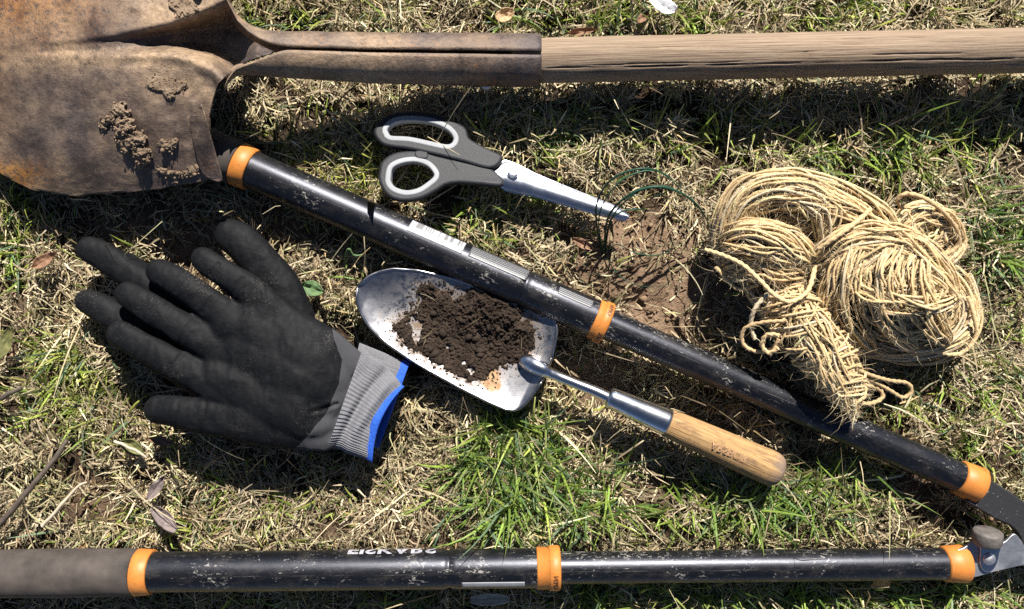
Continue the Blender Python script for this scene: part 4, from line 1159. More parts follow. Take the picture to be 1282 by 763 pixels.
def glove(label, chains, zflat, zmid, coat_line, coat_dir, cuff, name='work_glove', hollows=(), seed=0, creases=()):
    ctr = W(300, 450, 0) * np.array([1, 1, 0])
    e = empty(name, ctr, label, 'glove', 'work gloves')
    V, F = merge([capsule_chain(c) for c in chains])
    tmp = mesh_np('tmp', V, F, M_GLOVE)
    md = tmp.modifiers.new('r', 'REMESH'); md.mode = 'VOXEL'; md.voxel_size = .00135
    sm_ = tmp.modifiers.new('s', 'SMOOTH'); sm_.factor = .5; sm_.iterations = 14
    dg = bpy.context.evaluated_depsgraph_get(); me = bpy.data.meshes.new_from_object(tmp.evaluated_get(dg))
    bpy.data.objects.remove(tmp)
    V = coords(me) * 1000
    V[:, 2] = zmid + (V[:, 2] - zmid) * zflat
    for hx, hy, hr, hd in hollows:
        c = W(hx, hy, zmid); d2 = ((V[:, 0] - c[0]) ** 2 + (V[:, 1] - c[1]) ** 2) / (hr * K) ** 2
        V[:, 2] -= hd * np.exp(-d2) * smooth(zmid - 8, zmid + 4, V[:, 2])
    V[:, 2] += (fbm(V * .03, 3, seed) * 2.6 + fbm(V * .11, 3, seed + 3) * .45) * smooth(zmid - 10, zmid + 2, V[:, 2])
    for (ax_, ay_), (bx_, by_), dep in creases:
        p0, p1 = W(ax_, ay_, zmid)[:2], W(bx_, by_, zmid)[:2]
        wob_ = fbm(V[:, :2] * .12, 2, 61) * 2.2
        dd = segdist(V[:, 0] + wob_, V[:, 1] + wob_, p0, p1)
        V[:, 2] += dep * (.45 * np.exp(-((dd - 2.6) / 1.5) ** 2) - np.exp(-(dd / 1.15) ** 2)) * smooth(zmid - 4, zmid + 3, V[:, 2])
    V[:, 2] += (np.abs(fbm(V * np.array([.10, .05, .05]), 3, seed + 30)) - .15) * -2.2 * smooth(zmid - 4, zmid + 3, V[:, 2])
    V[:, :2] += np.stack([fbm(V * .05, 2, seed + 7), fbm(V * .05, 2, seed + 8)], -1) * 1.2
    # signed distance from the coating's edge, mm (positive on the knit side)
    L = W(np.array(coat_line)[:, 0], np.array(coat_line)[:, 1], zmid)[:, :2]
    d = np.full(len(V), 1e9)
    for a, b in zip(L[:-1], L[1:]): d = np.minimum(d, segdist(V[:, 0], V[:, 1], a, b))
    far = np.vstack([L, np.array(coat_dir) * 1.0])
    inside = inpoly(V[:, 0], V[:, 1], far)
    coat = np.where(inside, d, -d).clip(-8, 8)
    setco(me, (V - ctr) / 1000)
    at = me.attributes.new('coat', 'FLOAT', 'POINT'); at.data.foreach_set('value', coat.astype(np.float32))
    ax = np.array([W(*cuff['c0'], 0)[:2], W(*cuff['c1'], 0)[:2]]); ad = ax[1] - ax[0]; ad /= np.linalg.norm(ad); an = np.array([-ad[1], ad[0]])
    kn = np.stack([(V[:, :2] - ax[0]) @ an * 3.2, (V[:, :2] - ax[0]) @ ad * 3, V[:, 2]], -1)
    at = me.attributes.new('knit', 'FLOAT_VECTOR', 'POINT'); at.data.foreach_set('vector', kn.astype(np.float32).ravel())
    for p in me.polygons: p.use_smooth = True
    me.materials.clear()
    link_mesh('shell', me, M_GLOVE, e)
    # ribbed cuff: flattened knit tube between two lines, with a slack fold
    n_u, n_th = 46, 444
    u = np.linspace(0, 1, n_u)[:, None]; th = np.linspace(0, 2 * np.pi, n_th, endpoint=False)[None]
    a0, a1 = np.array(cuff['a0'], float), np.array(cuff['a1'], float); b0, b1 = np.array(cuff['b0'], float), np.array(cuff['b1'], float)
    cdir = np.array(cuff['c1'], float) - np.array(cuff['c0'], float); cdir /= np.linalg.norm(cdir)
    def line(f, u):
        # a-line is the joint with the shell (north end a0 .. south end a1), b-line the hem
        A = a0 + (a1 - a0) * f[..., None]; B = b0 + (b1 - b0) * f[..., None] + (cdir * cuff.get('arc', 0)) * (4 * f * (1 - f))[..., None]
        uu = u[..., None]; mid = (A + B) / 2 + cuff.get('bulge', np.zeros(2))
        return A * (1 - uu) ** 2 + 2 * mid * uu * (1 - uu) + B * uu ** 2
    u2, th2 = np.broadcast_arrays(u, th)
    f = .5 - .5 * np.cos(th2)
    ribs = np.cos(th2 * 74) * smooth(1.0, .8, u2)
    pinch = 1 - cuff.get('pinch', .0) * np.exp(-((u2 - .22) / .16) ** 2)
    f = .5 + (f - .5) * pinch * (1 + .012 * ribs)
    p = line(f, u2)
    zh = cuff['z0'] * (1 - u2) + cuff['z1'] * u2
    tk = cuff['t0'] * (1 - u2) + cuff['t1'] * u2
    top = np.sin(th2)
    zz = zh + tk * top * (np.abs(top) + 1e-6) ** -.35 * (1 + .032 * ribs)
    fold = cuff.get('fold', 0)
    if fold:
        # a slack crease running diagonally over the upper side
        along = u2 - (.22 + .45 * (1 - f))
        zz = zz + (top > 0) * np.clip(top, 0, 1) ** .5 * fold * smooth(1.0, .7, u2) * (np.exp(-((along - .16) / .15) ** 2) - 1.15 * np.exp(-((along + .06) / .11) ** 2))
    zz = zz + fbm(np.stack([u2 * 3, f * 4, 0 * f], -1), 3, seed + 5) * 2 * smooth(1.05, .7, u2)
    Pc = W(p[..., 0], p[..., 1], zz)
    kn = np.stack(np.broadcast_arrays(th2 * 74 / 6.283 * 6.3 , u2 * 60, 0 * u2), -1).reshape(-1, 3)
    mesh_np('cuff', Pc.reshape(-1, 3), grid_faces(n_u, n_th, True)[:, ::-1], M_CUFF, e, attrs={'knit': kn})
    # inside of the cuff and the blue overlocked hem
    rimP = Pc[-1]; cen = rimP.mean(0)
    back = np.append(-(W(*cuff['c1'], 0) - W(*cuff['c0'], 0))[:2], 0); back /= np.linalg.norm(back)
    rows = []
    for k in np.linspace(0, 2 * np.pi, 12, endpoint=False):
        out = rimP - cen; out = out / (np.linalg.norm(out, axis=1)[:, None] + 1e-9) * np.array([.35, .35, 1])
        rows.append(rimP + back * (2.6 + 3.1 * np.cos(k)) + out * (1.9 + 1.3 * np.sin(k)))
    G = np.array(rows); G = np.concatenate([G, G[:1]])
    kn = np.stack(np.broadcast_arrays(np.linspace(0, 190, n_th)[None], np.linspace(0, 14, 13)[:, None], 0.), -1).reshape(-1, 3)
    mesh_np('hem', G.reshape(-1, 3), grid_faces(13, n_th, True), M_HEM, e, attrs={'knit': kn})
    ins_ = np.array([rimP + back * k + (cen - rimP) * np.array([.08, .08, .6]) for k in (1, 6, 12)])
    mesh_np('lining', ins_.reshape(-1, 3), grid_faces(3, n_th, True), M_GRIP, e)
    return e

f = 8.4
top_chains = [
    [(150, 418, 34, 7.6), (168, 428, 36, 7.9), (205, 449, 37, 8.4), (255, 476, 36, 9.4), (300, 495, 35, 11)],
    [(160, 369, 35, 7.8), (182, 382, 38, 8.4), (215, 404, 39, 8.8), (262, 432, 37, 9.8), (310, 455, 35, 12)],
    [(199, 340, 35, 7.8), (218, 350, 38, 8.4), (245, 370, 39, 8.9), (285, 400, 37, 10), (325, 430, 35, 12)],
    [(253, 324, 37, 7.0), (264, 332, 38, 7.6), (282, 344, 38, 8.0), (312, 365, 37, 9.4), (345, 400, 35, 12)],
    [(199, 513, 31, 8.8), (218, 515, 33, 9.2), (255, 521, 34, 10.6), (305, 520, 35, 13), (350, 500, 34, 15)],
    [(292, 408, 36, 13), (330, 420, 35, 18), (375, 450, 34, 20), (405, 478, 32, 17), (424, 492, 28, 12)],
    [(275, 470, 36, 12), (320, 485, 36, 18), (365, 505, 35, 21), (398, 520, 31, 16), (414, 524, 28, 11)],
    [(300, 440, 37, 14), (335, 455, 37, 19), (375, 478, 36, 20), (405, 498, 32, 15)],
    [(325, 400, 36, 14), (365, 415, 34, 13), (405, 435, 32, 12), (438, 455, 28, 9)],
    [(310, 525, 35, 15), (350, 532, 34, 14), (385, 540, 31, 11), (408, 545, 29, 9)]]
CREASES = [((176, 446), (190, 424), .6), ((216, 470), (232, 444), .7), ((188, 400), (204, 378), .6), ((230, 430), (246, 402), .7), ((226, 366), (240, 346), .6), ((258, 392), (276, 366), .7), ((268, 348), (282, 330), .6), ((292, 372), (308, 350), .6),
           ((228, 500), (226, 530), .7), ((262, 504), (258, 540), .8), ((396, 512), (424, 506), 1.4)]
glove('black rubber coated work glove with grey cuff and blue hem, palm up on top', top_chains, .66, 32, [(398, 385), (416, 410), (430, 450), (428, 478), (412, 515), (388, 545), (355, 575)], W(np.array([420, 560, 520]), np.array([640, 560, 350]), 32)[:, :2],
      dict(c0=(420, 492), c1=(487, 532), a0=(455, 434), a1=(409, 563), b0=(505, 485), b1=(466, 578), arc=-10, z0=30, z1=30, t0=13, t1=6.5, fold=3.6, pinch=.06, bulge=np.array([2., -4.])), hollows=((345, 405, 30, 4.5), (330, 470, 28, 3.5), (405, 515, 14, 3), (290, 440, 20, 2)), seed=2, creases=CREASES)
under_chains = [
    [(112, 313, 17, 8.0), (134, 324, 18, 8.6), (175, 352, 18, 9.0), (235, 390, 17, 10), (290, 430, 16, 12)],
    [(111, 378, 16, 7.8), (134, 390, 17, 8.6), (170, 414, 17, 8.8), (230, 448, 16, 10), (290, 475, 15, 12)],
    [(150, 420, 13, 7.4), (185, 440, 14, 8.4), (240, 470, 14, 9.4), (300, 500, 14, 12)],
    [(160, 330, 12, 7.0), (200, 360, 13, 8.0), (250, 395, 13, 9), (300, 430, 14, 12)],
    [(289, 295, 22, 9.8), (303, 304, 23, 10.6), (325, 328, 22, 11.2), (350, 360, 19, 12), (365, 400, 16, 14)],
    [(290, 430, 15, 13), (340, 440, 15, 16), (390, 465, 15, 15), (430, 480, 15, 13)],
    [(290, 480, 15, 13), (340, 490, 15, 16), (390, 505, 15, 15), (425, 515, 14, 13)]]
glove('black rubber coated work glove mostly hidden underneath the other glove', under_chains, .72, 15, [(408, 385), (430, 420), (440, 460), (436, 490), (420, 520), (395, 550), (360, 580)], W(np.array([420, 560, 520]), np.array([640, 560, 350]), 15)[:, :2],
      dict(c0=(425, 487), c1=(492, 520), a0=(450, 430), a1=(420, 545), b0=(512, 455), b1=(474, 560), z0=14, z1=13, t0=8, t1=5), seed=12)

# ------------------------------------------------------------------ twine
def twist_prof(ph, pitch):
    return lambda s, th: 1 + .2 * np.cos(2 * (th - s * 2 * np.pi / pitch + ph))
def twine():
    e = empty('twine_hank', W(1060, 400, 0) * np.array([1, 1, 0]), 'tangled hank of golden sisal twine lying beside the upper lopper arm', 'twine')
    strands = []
    def guide(pts, N, R, shell=.6, wob=3.0, rot=.4, r0=0.86, spread=None, jitter=10):
        """N strands running together along a guide; pts (px, py, z, bundle radius px)"""
        base = catmull(np.array(pts, float), 14)
        for i in range(int(N * 2.6)):
            a = rng.uniform(0, 2 * np.pi); q = rng.uniform(shell, 1) if rng.random() < .75 else rng.uniform(.1, 1)
            q = np.sqrt(q)
            lo, hi = sorted(rng.choice(np.array([0, 0, 0, .05, .1]), 1).tolist() + [rng.choice(np.array([1, 1, 1, .95, .9]))])
            m = len(base); sl = base[int(lo * m):max(int(hi * m), 8)]
            P = W(sl[:, 0], sl[:, 1], sl[:, 2]); T, Nn, B = frames(P)
            s = np.linspace(0, 1, len(P)); ph = a + rot * rng.normal(0, 1) * s * 3 + .5 * vnoise(np.stack([s * 3 + i * 7.3, s * 0 + i], -1), 3)
            rad = sl[:, 3] * K * q * (1 + .18 * vnoise(np.stack([s * 4 + i * 3.1, s * 0 + i], -1), 5))
            rad = rad * (.6 + .4 * smooth(0, .12, s) * smooth(1, .88, s))
            up = np.array([0, 0, 1.0]); side = np.cross(T, up); side /= np.linalg.norm(side, axis=1)[:, None] + 1e-9; nn = np.cross(side, T)
            P = P + side * (np.cos(ph) * rad)[:, None] + nn * (np.sin(ph) * rad * .8)[:, None]
            P = P + np.stack([vnoise(np.stack([s * 9 + i * 1.7, s * 0 + k * 9.1], -1), 11) for k in range(3)], -1) * wob * .45
            strands.append((P, r0 * rng.uniform(.8, 1.15)))
    def coil(cx, cy, rx, ry, z0, hz, N, rot=0., turns=(.7, 1.5), inner=.2, jit=6, r0=0.86, tilt=0.):
        for i in range(int(N * 1.5)):
            q = inner + (1 - inner) * np.sqrt(rng.random())
            t0 = rng.uniform(0, 2 * np.pi); t1 = t0 + 2 * np.pi * rng.uniform(*turns)
            n = int(26 * (t1 - t0) / 3.14) + 8
            t = np.linspace(t0, t1, n)
            drift = 1 + .26 * np.sin(t * .5 + i) + .1 * np.sin(t * 1.7 + i * 2.1)
            ox, oy = rng.normal(0, jit * 1.1, 2)
            x = rx * q * drift * np.cos(t); y = ry * q * drift * np.sin(t)
            X = cx + ox + x * math.cos(rot) - y * math.sin(rot); Y = cy + oy + x * math.sin(rot) + y * math.cos(rot)
            lay = rng.random() ** .3
            s = np.linspace(0, 1, n)
            Z = z0 + hz * lay * np.sqrt(np.clip(1.12 - (q * drift) ** 2, .03, 1.2)) + 4 * vnoise(np.stack([s * 5 + i * 2.3, s * 0 + i], -1), 7) + tilt * x
            Z = Z - 14 * (1 - smooth(0, .1, s) * smooth(1, .9, s))
            P = W(X, Y, Z)
            P[:, :2] += np.stack([vnoise(np.stack([s * 8 + i * 1.9, s * 0 + k * 5.7], -1), 17) for k in range(2)], -1) * 2.4
            strands.append((P, r0 * rng.uniform(.8, 1.15)))
    def wrap(pts, N, turns, r0=0.86):
        N = int(N * 1.5)
        """strands wound obliquely round a guide"""
        base = catmull(np.array(pts, float), 20); m = len(base)
        for i in range(N):
            c0 = rng.uniform(-.05, .8); c1 = min(1, c0 + rng.uniform(.14, .34)); c0 = max(c0, 0)
            n = 46; s = np.linspace(c0, c1, n) * (m - 1)
            sl = np.stack([np.interp(s, np.arange(m), base[:, k]) for k in range(4)], -1)
            P = W(sl[:, 0], sl[:, 1], sl[:, 2]); T = np.gradient(P, axis=0); T /= np.linalg.norm(T, axis=1)[:, None]
            side = np.cross(T, [0, 0, 1.0]); side /= np.linalg.norm(side, axis=1)[:, None]; nn = np.cross(side, T)
            a = rng.uniform(0, 6.28) + rng.choice([1, 1, 1, -1]) * np.linspace(0, 2 * np.pi * rng.uniform(*turns), n)
            rad = sl[:, 3] * K * (rng.uniform(.8, 1.05) + .14 * vnoise(np.stack([np.linspace(0, 6, n) + i * 3.3, np.full(n, i * 1.)], -1), 23))
            ss = np.linspace(0, 1, n); rad = rad * (.45 + .55 * smooth(0, .16, ss) * smooth(1, .84, ss))
            P = P + side * (np.cos(a) * rad)[:, None] + nn * (np.sin(a) * rad * .85)[:, None]
            strands.append((P, r0 * rng.uniform(.8, 1.15)))
    # filling of the heap so that it has a body under the visible strands
    coil(1115, 368, 66, 52, 10, 34, 90, .25, (.6, 1.3), .1, 8)
    guide([(915, 320, 20, 14), (960, 300, 26, 22), (1010, 290, 28, 26), (1070, 310, 28, 26), (1120, 330, 24, 24)], 40, 1, .2, 3)
    wrap([(965, 360, 18, 22), (990, 400, 22, 28), (1020, 440, 24, 26), (1055, 490, 28, 16)], 40, (.6, 1.4))
    guide([(945, 285, 22, 14), (975, 268, 32, 18), (1010, 272, 36, 20), (1035, 290, 34, 16)], 30, 1, .2, 4)
    # left lobe: skein folded over at the left, arching to the right
    guide([(908, 330, 16, 16), (912, 292, 26, 20), (932, 252, 38, 22), (972, 238, 46, 22), (1020, 245, 48, 24), (1070, 268, 46, 26), (1115, 300, 40, 26)], 60, 1, .5, 2.5)
    guide([(925, 300, 22, 14), (930, 262, 34, 18), (958, 236, 44, 16), (1000, 238, 50, 20), (1035, 262, 50, 20), (1030, 300, 44, 14)], 30, 1, .5, 3)
    guide([(906, 300, 30, 16), (940, 296, 44, 22), (980, 306, 48, 22), (1012, 322, 42, 12), (1022, 338, 30, 8)], 44, 1, .5, 2.2)
    guide([(908, 335, 22, 14), (940, 330, 36, 20), (980, 338, 40, 18), (1012, 342, 34, 10)], 30, 1, .4, 3)
    guide([(938, 335, 20, 16), (950, 365, 22, 18), (972, 395, 26, 16), (995, 420, 28, 14)], 26, 1, .3, 2)
    # strands sweeping from the arch into the big right coil
    guide([(1020, 330, 40, 14), (1055, 305, 52, 18), (1095, 298, 56, 20), (1130, 305, 54, 18), (1160, 330, 50, 20), (1190, 370, 40, 18)], 40, 1, .5, 3)
    guide([(1130, 300, 50, 14), (1095, 315, 54, 20), (1058, 345, 48, 22), (1040, 390, 36, 16), (1060, 425, 26, 12), (1105, 440, 22, 10)], 44, 1, .5, 3)
    coil(1128, 374, 66, 52, 16, 44, 66, .2, (.45, 1.2), .35, 6)
    coil(1132, 380, 70, 54, 6, 30, 60, .2, (.7, 1.4), .6, 4)
    coil(1160, 360, 36, 26, 40, 22, 22, .5, (.5, 1.1), .2, 5)
    guide([(1030, 350, 34, 5), (1045, 400, 28, 8), (1090, 437, 20, 8), (1150, 440, 18, 9), (1205, 420, 18, 6), (1222, 385, 18, 4), (1212, 345, 20, 4)], 18, 1, .3, 3)
    for g in ([(1085, 296, 52, 14), (1066, 340, 58, 16), (1066, 392, 46, 16), (1092, 436, 26, 10)], [(1120, 302, 54, 14), (1104, 345, 62, 18), (1112, 395, 54, 18), (1142, 436, 28, 10)],
              [(1150, 315, 50, 14), (1146, 352, 62, 18), (1160, 395, 54, 18), (1186, 428, 28, 10)], [(1060, 350, 48, 12), (1100, 372, 60, 16), (1150, 378, 62, 16), (1200, 372, 40, 12)]):
        guide(g, 14, 1, .4, 3, rot=.4)
    # small lobe at the upper right
    coil(1158, 285, 31, 22, 14, 30, 40, .25, (.6, 1.2), .3, 5)
    guide([(1120, 300, 34, 10), (1150, 275, 38, 14), (1185, 278, 34, 12), (1198, 305, 26, 10), (1180, 330, 30, 10)], 22, 1, .4, 3)
    # lower wrapped tail
    wrap([(975, 365, 30, 24), (1000, 402, 38, 34), (1030, 440, 38, 32), (1055, 478, 40, 26), (1066, 508, 38, 14)], 105, (.4, 1.0))
    guide([(985, 350, 34, 10), (1010, 400, 46, 20), (1040, 450, 48, 20), (1062, 495, 44, 12), (1068, 520, 36, 5)], 26, 1, .5, 4)
    # single loose strands and loops
    def single(pts, r=1.5):
        c = catmull(np.array(pts, float), 14); strands.append((W(c[:, 0], c[:, 1], c[:, 2]), r))
    single([(883, 313, 36), (905, 320, 44), (930, 332, 50), (952, 352, 54), (970, 370, 56), (990, 378, 56), (1010, 366, 54), (1018, 345, 50), (1022, 325, 44)], 1.6)
    single([(896, 335, 30), (910, 350, 28), (925, 362, 30), (950, 356, 36)], 1.5)
    single([(962, 368, 50), (946, 385, 48), (940, 405, 42), (945, 425, 40)], 1.6)
    single([(985, 402, 56), (955, 404, 48), (932, 412, 40), (930, 430, 36), (945, 440, 38), (965, 438, 44), (975, 425, 48)], 1.4)
    single([(975, 420, 54), (960, 420, 48), (954, 432, 44), (962, 442, 44), (974, 436, 48)], 1.6)
    single([(1055, 450, 50), (1080, 466, 44), (1110, 476, 38), (1135, 480, 32), (1141, 490, 30), (1130, 498, 30), (1112, 488, 34), (1085, 474, 40), (1060, 470, 46)], 1.45)
    single([(1060, 500, 46), (1085, 506, 38), (1103, 500, 34), (1103, 490, 34), (1092, 484, 36), (1070, 482, 44)], 1.6)
    single([(1130, 262, 40), (1124, 250, 44), (1136, 243, 48), (1160, 250, 50), (1185, 270, 46), (1200, 295, 36), (1195, 312, 32), (1170, 325, 36)], 1.6)
    single([(1025, 312, 56), (1045, 298, 62), (1070, 280, 62), (1090, 262, 56)], 1.7)
    single([(1212, 372, 30), (1219, 395, 28), (1222, 420, 24), (1208, 440, 20), (1190, 444, 18), (1165, 438, 22)], 1.6)
    single([(1065, 510, 44), (1064, 520, 40), (1070, 527, 36)], 1.5)
    parts, cols, uvs = [], [], []
    for i, (P, r) in enumerate(strands):
        P = P.copy(); P[:, 2] = np.maximum(P[:, 2], 5)
        # keep clear of the lopper tube below the tail
        V, F, (th, s) = sweep(P, np.full(len(P), r), 7, twist_prof(rng.uniform(0, 6), 9.5), caps=True)
        parts.append((V, F))
        c = np.array([.78, .56, .295]) * np.exp(rng.normal(0, .15)) * (1 + rng.normal(0, .015, 3))
        if rng.random() < .15: c = np.array([.78, .64, .43]) * rng.uniform(.9, 1.08)
        cols.append(np.tile(c, (len(V), 1)))
        uv = np.zeros((len(V), 3)); g = np.stack(np.broadcast_arrays(s[:, None] + i * 37, th[None] * r + s[:, None] * .8, 0 * th[None]), -1).reshape(-1, 3); uv[:len(g)] = g; uvs.append(uv)
    V, F = merge(parts); C = np.vstack(cols)
    mesh_np('twine_strands', V, F, M_TWINE, e, attrs={'col': np.clip(C, 0, .9), 'uvw': np.vstack(uvs)})
    # loose fibres standing off the strands
    n = 21000
    pick = rng.integers(0, len(strands), n); root = np.array([strands[k][0][rng.integers(0, len(strands[k][0]))] for k in pick])
    root[:, 2] = np.maximum(root[:, 2], 6)
    V, F, C, _ = blades(root[:, 0], root[:, 1], root[:, 2] + 1, np.exp(rng.normal(1.95, .5, n)), rng.uniform(.12, .32, n), rng.uniform(0, 6.28, n), rng.uniform(.2, 1.4, n), rng.uniform(.8, 2.2, n), rng.normal(0, 1.1, n), rng.normal(0, .8, n), 4,
                        np.clip(np.array([.76, .60, .36]) * np.exp(rng.normal(0, .15, (n, 1))), 0, .9))
    o = mesh_np('loose_fibres', V, F, M_STRAW, e, sm=True, attrs={'col': C}); o['kind'] = 'stuff'
twine()

# ------------------------------------------------------------------ small things on the lawn
def ribbon(pts, w0, n=10):
    c = catmull(np.array(pts, float), n); P = W(c[:, 0], c[:, 1], c[:, 2]); return P
def arching_tuft():
    e = empty('grass_tuft', W(758, 315, 0), 'fine dark green wiry grass blades arching over bare soil past the scissor tip', 'grass tuft')
    arcs = [([(756, 318, 0), (748, 262, 40), (762, 228, 62), (790, 211, 72), (822, 209, 70), (850, 228, 52), (872, 262, 24)], 2.0),
            ([(757, 318, 0), (752, 270, 36), (768, 236, 58), (795, 215, 66), (830, 212, 62), (862, 236, 44), (882, 262, 30)], 1.5),
            ([(758, 318, 0), (764, 270, 40), (790, 242, 62), (822, 231, 70), (850, 236, 64), (875, 252, 46), (890, 275, 26), (894, 296, 10)], 2.6),
            ([(760, 318, 0), (768, 272, 36), (798, 240, 56), (830, 230, 62), (858, 240, 52), (882, 262, 32), (888, 286, 12)], 1.8),
            ([(758, 320, 0), (766, 276, 30), (784, 262, 40), (806, 260, 40), (821, 262, 36)], 1.8),
            ([(758, 316, 2), (775, 305, 18), (800, 316, 24), (832, 318, 18), (858, 300, 8)], 1.0),
            ([(760, 320, 2), (778, 345, 16), (805, 358, 18), (845, 356, 8)], 1.1),
            ([(812, 318, 0), (807, 285, 20), (806, 262, 34)], .9), ([(816, 330, 0), (824, 290, 24), (840, 262, 34)], .9),
            ([(818, 246, 50), (832, 240, 54), (845, 234, 54)], 1.6)]
    for pts, w in arcs:
        c = catmull(np.array(pts, float), 9); P = W(c[:, 0], c[:, 1], c[:, 2]); P[:, 2] += gz(P[0, 0], P[0, 1])
        s = np.linspace(0, 1, len(P)); R = w * .46 * np.interp(s, [0, .1, .6, 1], [.8, 1, 1, .25])
        V, F, _ = sweep(P, R, 6, lambda s_, th: 1 - .35 * np.abs(np.sin(th)))
        cc = np.array([.035, .105, .065]) * rng.uniform(.8, 1.3)
        mesh_np('blade', V, F, M_GREEN, e, attrs={'col': np.tile(cc, (len(V), 1))})
arching_tuft()

def mat_leaf(name, a, b):
    t = NT(name); v = t.coord('Object'); n = t.noise(v, 160, 6, 0.65)
    t.set(color=t.ramp(n, [(0.3, a), (0.7, b)]), rough=0.7, normal=t.bump(n, 0.4, 0.001)); return t.m
M_LEAFB = mat_leaf('brown_leaf', (.17, .085, .045), (.30, .17, .10))
M_LEAFG = mat_leaf('grey_leaf', (.13, .10, .095), (.24, .19, .18))
M_LEAFT = mat_leaf('tan_leaf', (.38, .24, .12), (.52, .36, .2))
M_LEAFO = mat_leaf('olive_leaf', (.09, .10, .03), (.20, .19, .07))
M_LEAFGR = mat_leaf('green_leaf', (.07, .14, .05), (.14, .22, .09))
M_PALE = mat_leaf('pale_chip', (.45, .36, .26), (.62, .53, .40))
M_PAPER = mat_leaf('white_scrap', (.62, .62, .66), (.78, .78, .80))
def leaf(name, cx, cy, L, w, ang, z, mat, label, cat='leaf', curl=4., seed=0, blunt=0.):
    u = np.linspace(0, 1, 26); v = np.linspace(-1, 1, 15)
    U, Vv = np.meshgrid(u, v, indexing='ij')
    prof = np.sin(np.pi * np.clip(U, .02, .98)) ** (.75 - .5 * blunt) * (1 - .25 * U * (1 - blunt))
    hw = w / 2 * prof * (1 + .12 * fbm(np.stack([U * 7 + seed, np.sign(Vv)], -1), 3, seed))
    x = (U - .5) * L; y = Vv * hw
    zz = z + curl * (np.abs(Vv) ** 1.5 * .5 + (U - .5) ** 2 * 1.6) + .7 * np.sin(U * 40) * np.abs(Vv) * .25 + fbm(np.stack([U * 4, Vv * 2], -1), 3, seed + 2) * 2 - .8 * np.exp(-(Vv / .08) ** 2)
    c, s = math.cos(ang), math.sin(ang)
    P = W(cx, cy, z)
    X = P[0] + (x * c - y * s) * K; Y = P[1] + (x * s + y * c) * K
    A = np.stack([X, Y, zz], -1).reshape(-1, 3); B = A.copy(); B[:, 2] -= .5
    n = len(A); F = grid_faces(26, 15)
    loop = np.concatenate([np.arange(15), np.arange(1, 26) * 15 + 14, 25 * 15 + np.arange(13, -1, -1), np.arange(24, 0, -1) * 15]); l2 = np.roll(loop, -1)
    o = mesh_np(name, np.vstack([A, B]), np.vstack([F, F[:, ::-1] + n, np.stack([loop, loop + n, l2 + n, l2], -1)]), mat, origin=np.array([P[0], P[1], z]))
    return tag(o, label, cat)
leaf('dead_leaf', 57, 326, 34, 18, .55, 12, M_LEAFB, 'reddish brown dead leaf left of the glove fingertips', seed=1)
leaf('dead_leaf', 207, 649, 42, 20, -.75, 9, M_LEAFG, 'grey brown oval dead leaf at the edge of the glove shadow', seed=2, blunt=.6)
leaf('dead_leaf', 197, 610, 36, 15, .95, 5, M_LEAFG, 'narrow grey dead leaf inside the shadow below the glove', seed=3)
leaf('dead_leaf', 204, 552, 32, 13, -.2, 12, M_LEAFB, 'small red brown dead leaf just below the glove thumb', seed=4)
leaf('dead_leaf', 632, 20, 24, 18, .4, 15, M_LEAFT, 'bright tan dead leaf above the shovel socket', seed=5, blunt=.6)
leaf('dead_leaf', 728, 41, 36, 12, .15, 11, M_LEAFB, 'dark brown dead leaf touching the upper side of the shovel handle', seed=6)
leaf('dead_leaf', 168, 560, 34, 20, -.5, 8, M_LEAFO, 'dull olive dead leaf left of the glove thumb shadow', seed=7)
leaf('green_leaf', 392, 362, 30, 22, -.3, 10, M_LEAFGR, 'small green leaf between the glove and the lopper arm', seed=8)
leaf('dead_leaf', 8, 430, 44, 20, 1.2, 9, M_LEAFO, 'olive brown dead leaf at the left photo edge', seed=9)
leaf('bark_chip', 614, 750, 48, 15, .02, 14, M_PALE, 'pale bark chip below the lower lopper arm', 'bark', curl=2, seed=10, blunt=.95)
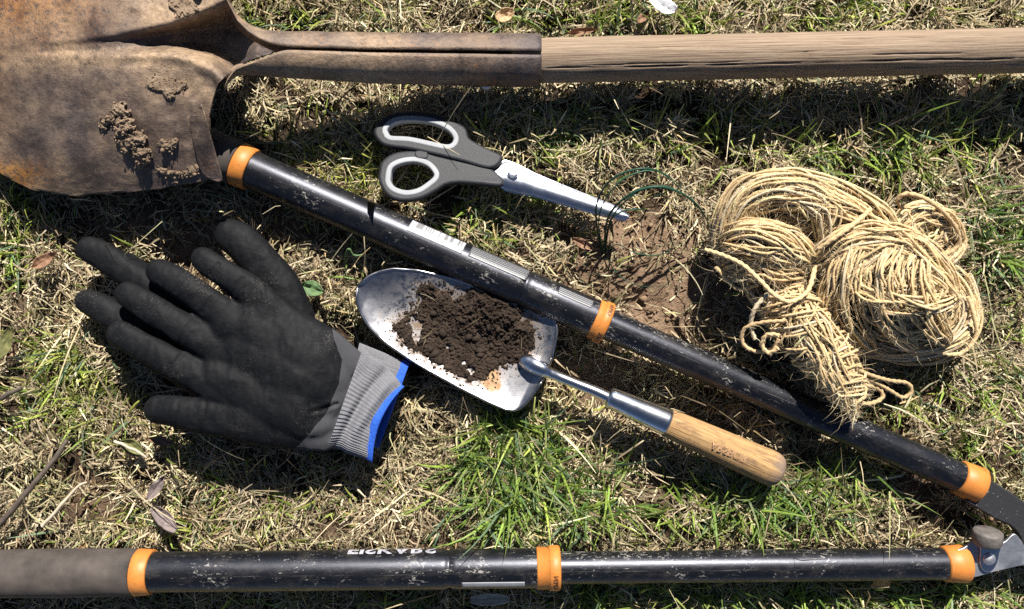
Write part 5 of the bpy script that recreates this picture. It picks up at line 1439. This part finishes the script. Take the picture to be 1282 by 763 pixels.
leaf('paper_scrap', 828, 6, 38, 20, -.55, 14, M_PAPER, 'crumpled white paper scrap at the top photo edge', 'paper', curl=6, seed=11, blunt=.8)
leaf('dead_leaf', 730, 306, 30, 13, -.5, 8, M_LEAFB, 'brown dead leaf on bare soil below the scissor blades', seed=14)
leaf('dead_leaf', 805, 22, 22, 12, .9, 10, M_LEAFB, 'small brown dead leaf below the white paper scrap', seed=15)
leaf('dead_leaf', 100, 690, 30, 10, .9, 10, M_LEAFT, 'curled tan dead leaf above the grey lopper grip', seed=16)

def stick(name, pts, r0, r1, mat, label):
    c = catmull(np.array(pts, float), 8); P = W(c[:, 0], c[:, 1], c[:, 2]); s = np.linspace(0, 1, len(P))
    P += (fbm(np.stack([s * 9, s * 0 + len(label)], -1), 3, 3) * 1.6)[:, None] * np.array([.5, .8, .4])
    V, F, _ = sweep(P, r0 + (r1 - r0) * s, 10, lambda s_, th: 1 + .18 * vnoise(np.stack(np.broadcast_arrays(s_ * .25, th * 1.2, 0 * th), -1), 5))
    o = mesh_np(name, V, F, mat, origin=P[len(P) // 2] * np.array([1, 1, 1.])); return tag(o, label, 'stick')
M_TWIG = mat_leaf('twig_bark', (.055, .042, .032), (.13, .10, .08))
stick('twig', [(-25, 680, 12), (5, 650, 14), (30, 620, 15), (52, 595, 14), (70, 572, 11), (84, 550, 7)], 2.6, 1.7, M_TWIG, 'dark brown twig lying diagonally at the left photo edge')
stick('twig', [(-20, 505, 9), (8, 495, 11), (28, 485, 9)], 2.2, 1.4, M_TWIG, 'short dark twig at the left edge below the olive leaf')
stick('stalk', [(52, 660, 14), (70, 640, 16), (95, 612, 13), (108, 605, 9)], 1.5, .8, M_PALE, 'pale split straw stalk between the twig and the grey leaf')
stick('stalk', [(143, 552, 14), (160, 560, 15), (183, 573, 13)], 1.2, .8, M_PALE, 'short pale stalk beside the olive leaf near the glove thumb')
stick('stalk', [(432, 330, 8), (436, 312, 20), (444, 320, 16), (455, 318, 14)], .9, .6, M_LEAFGR, 'thin green sprig standing in shade between glove and lopper arm')
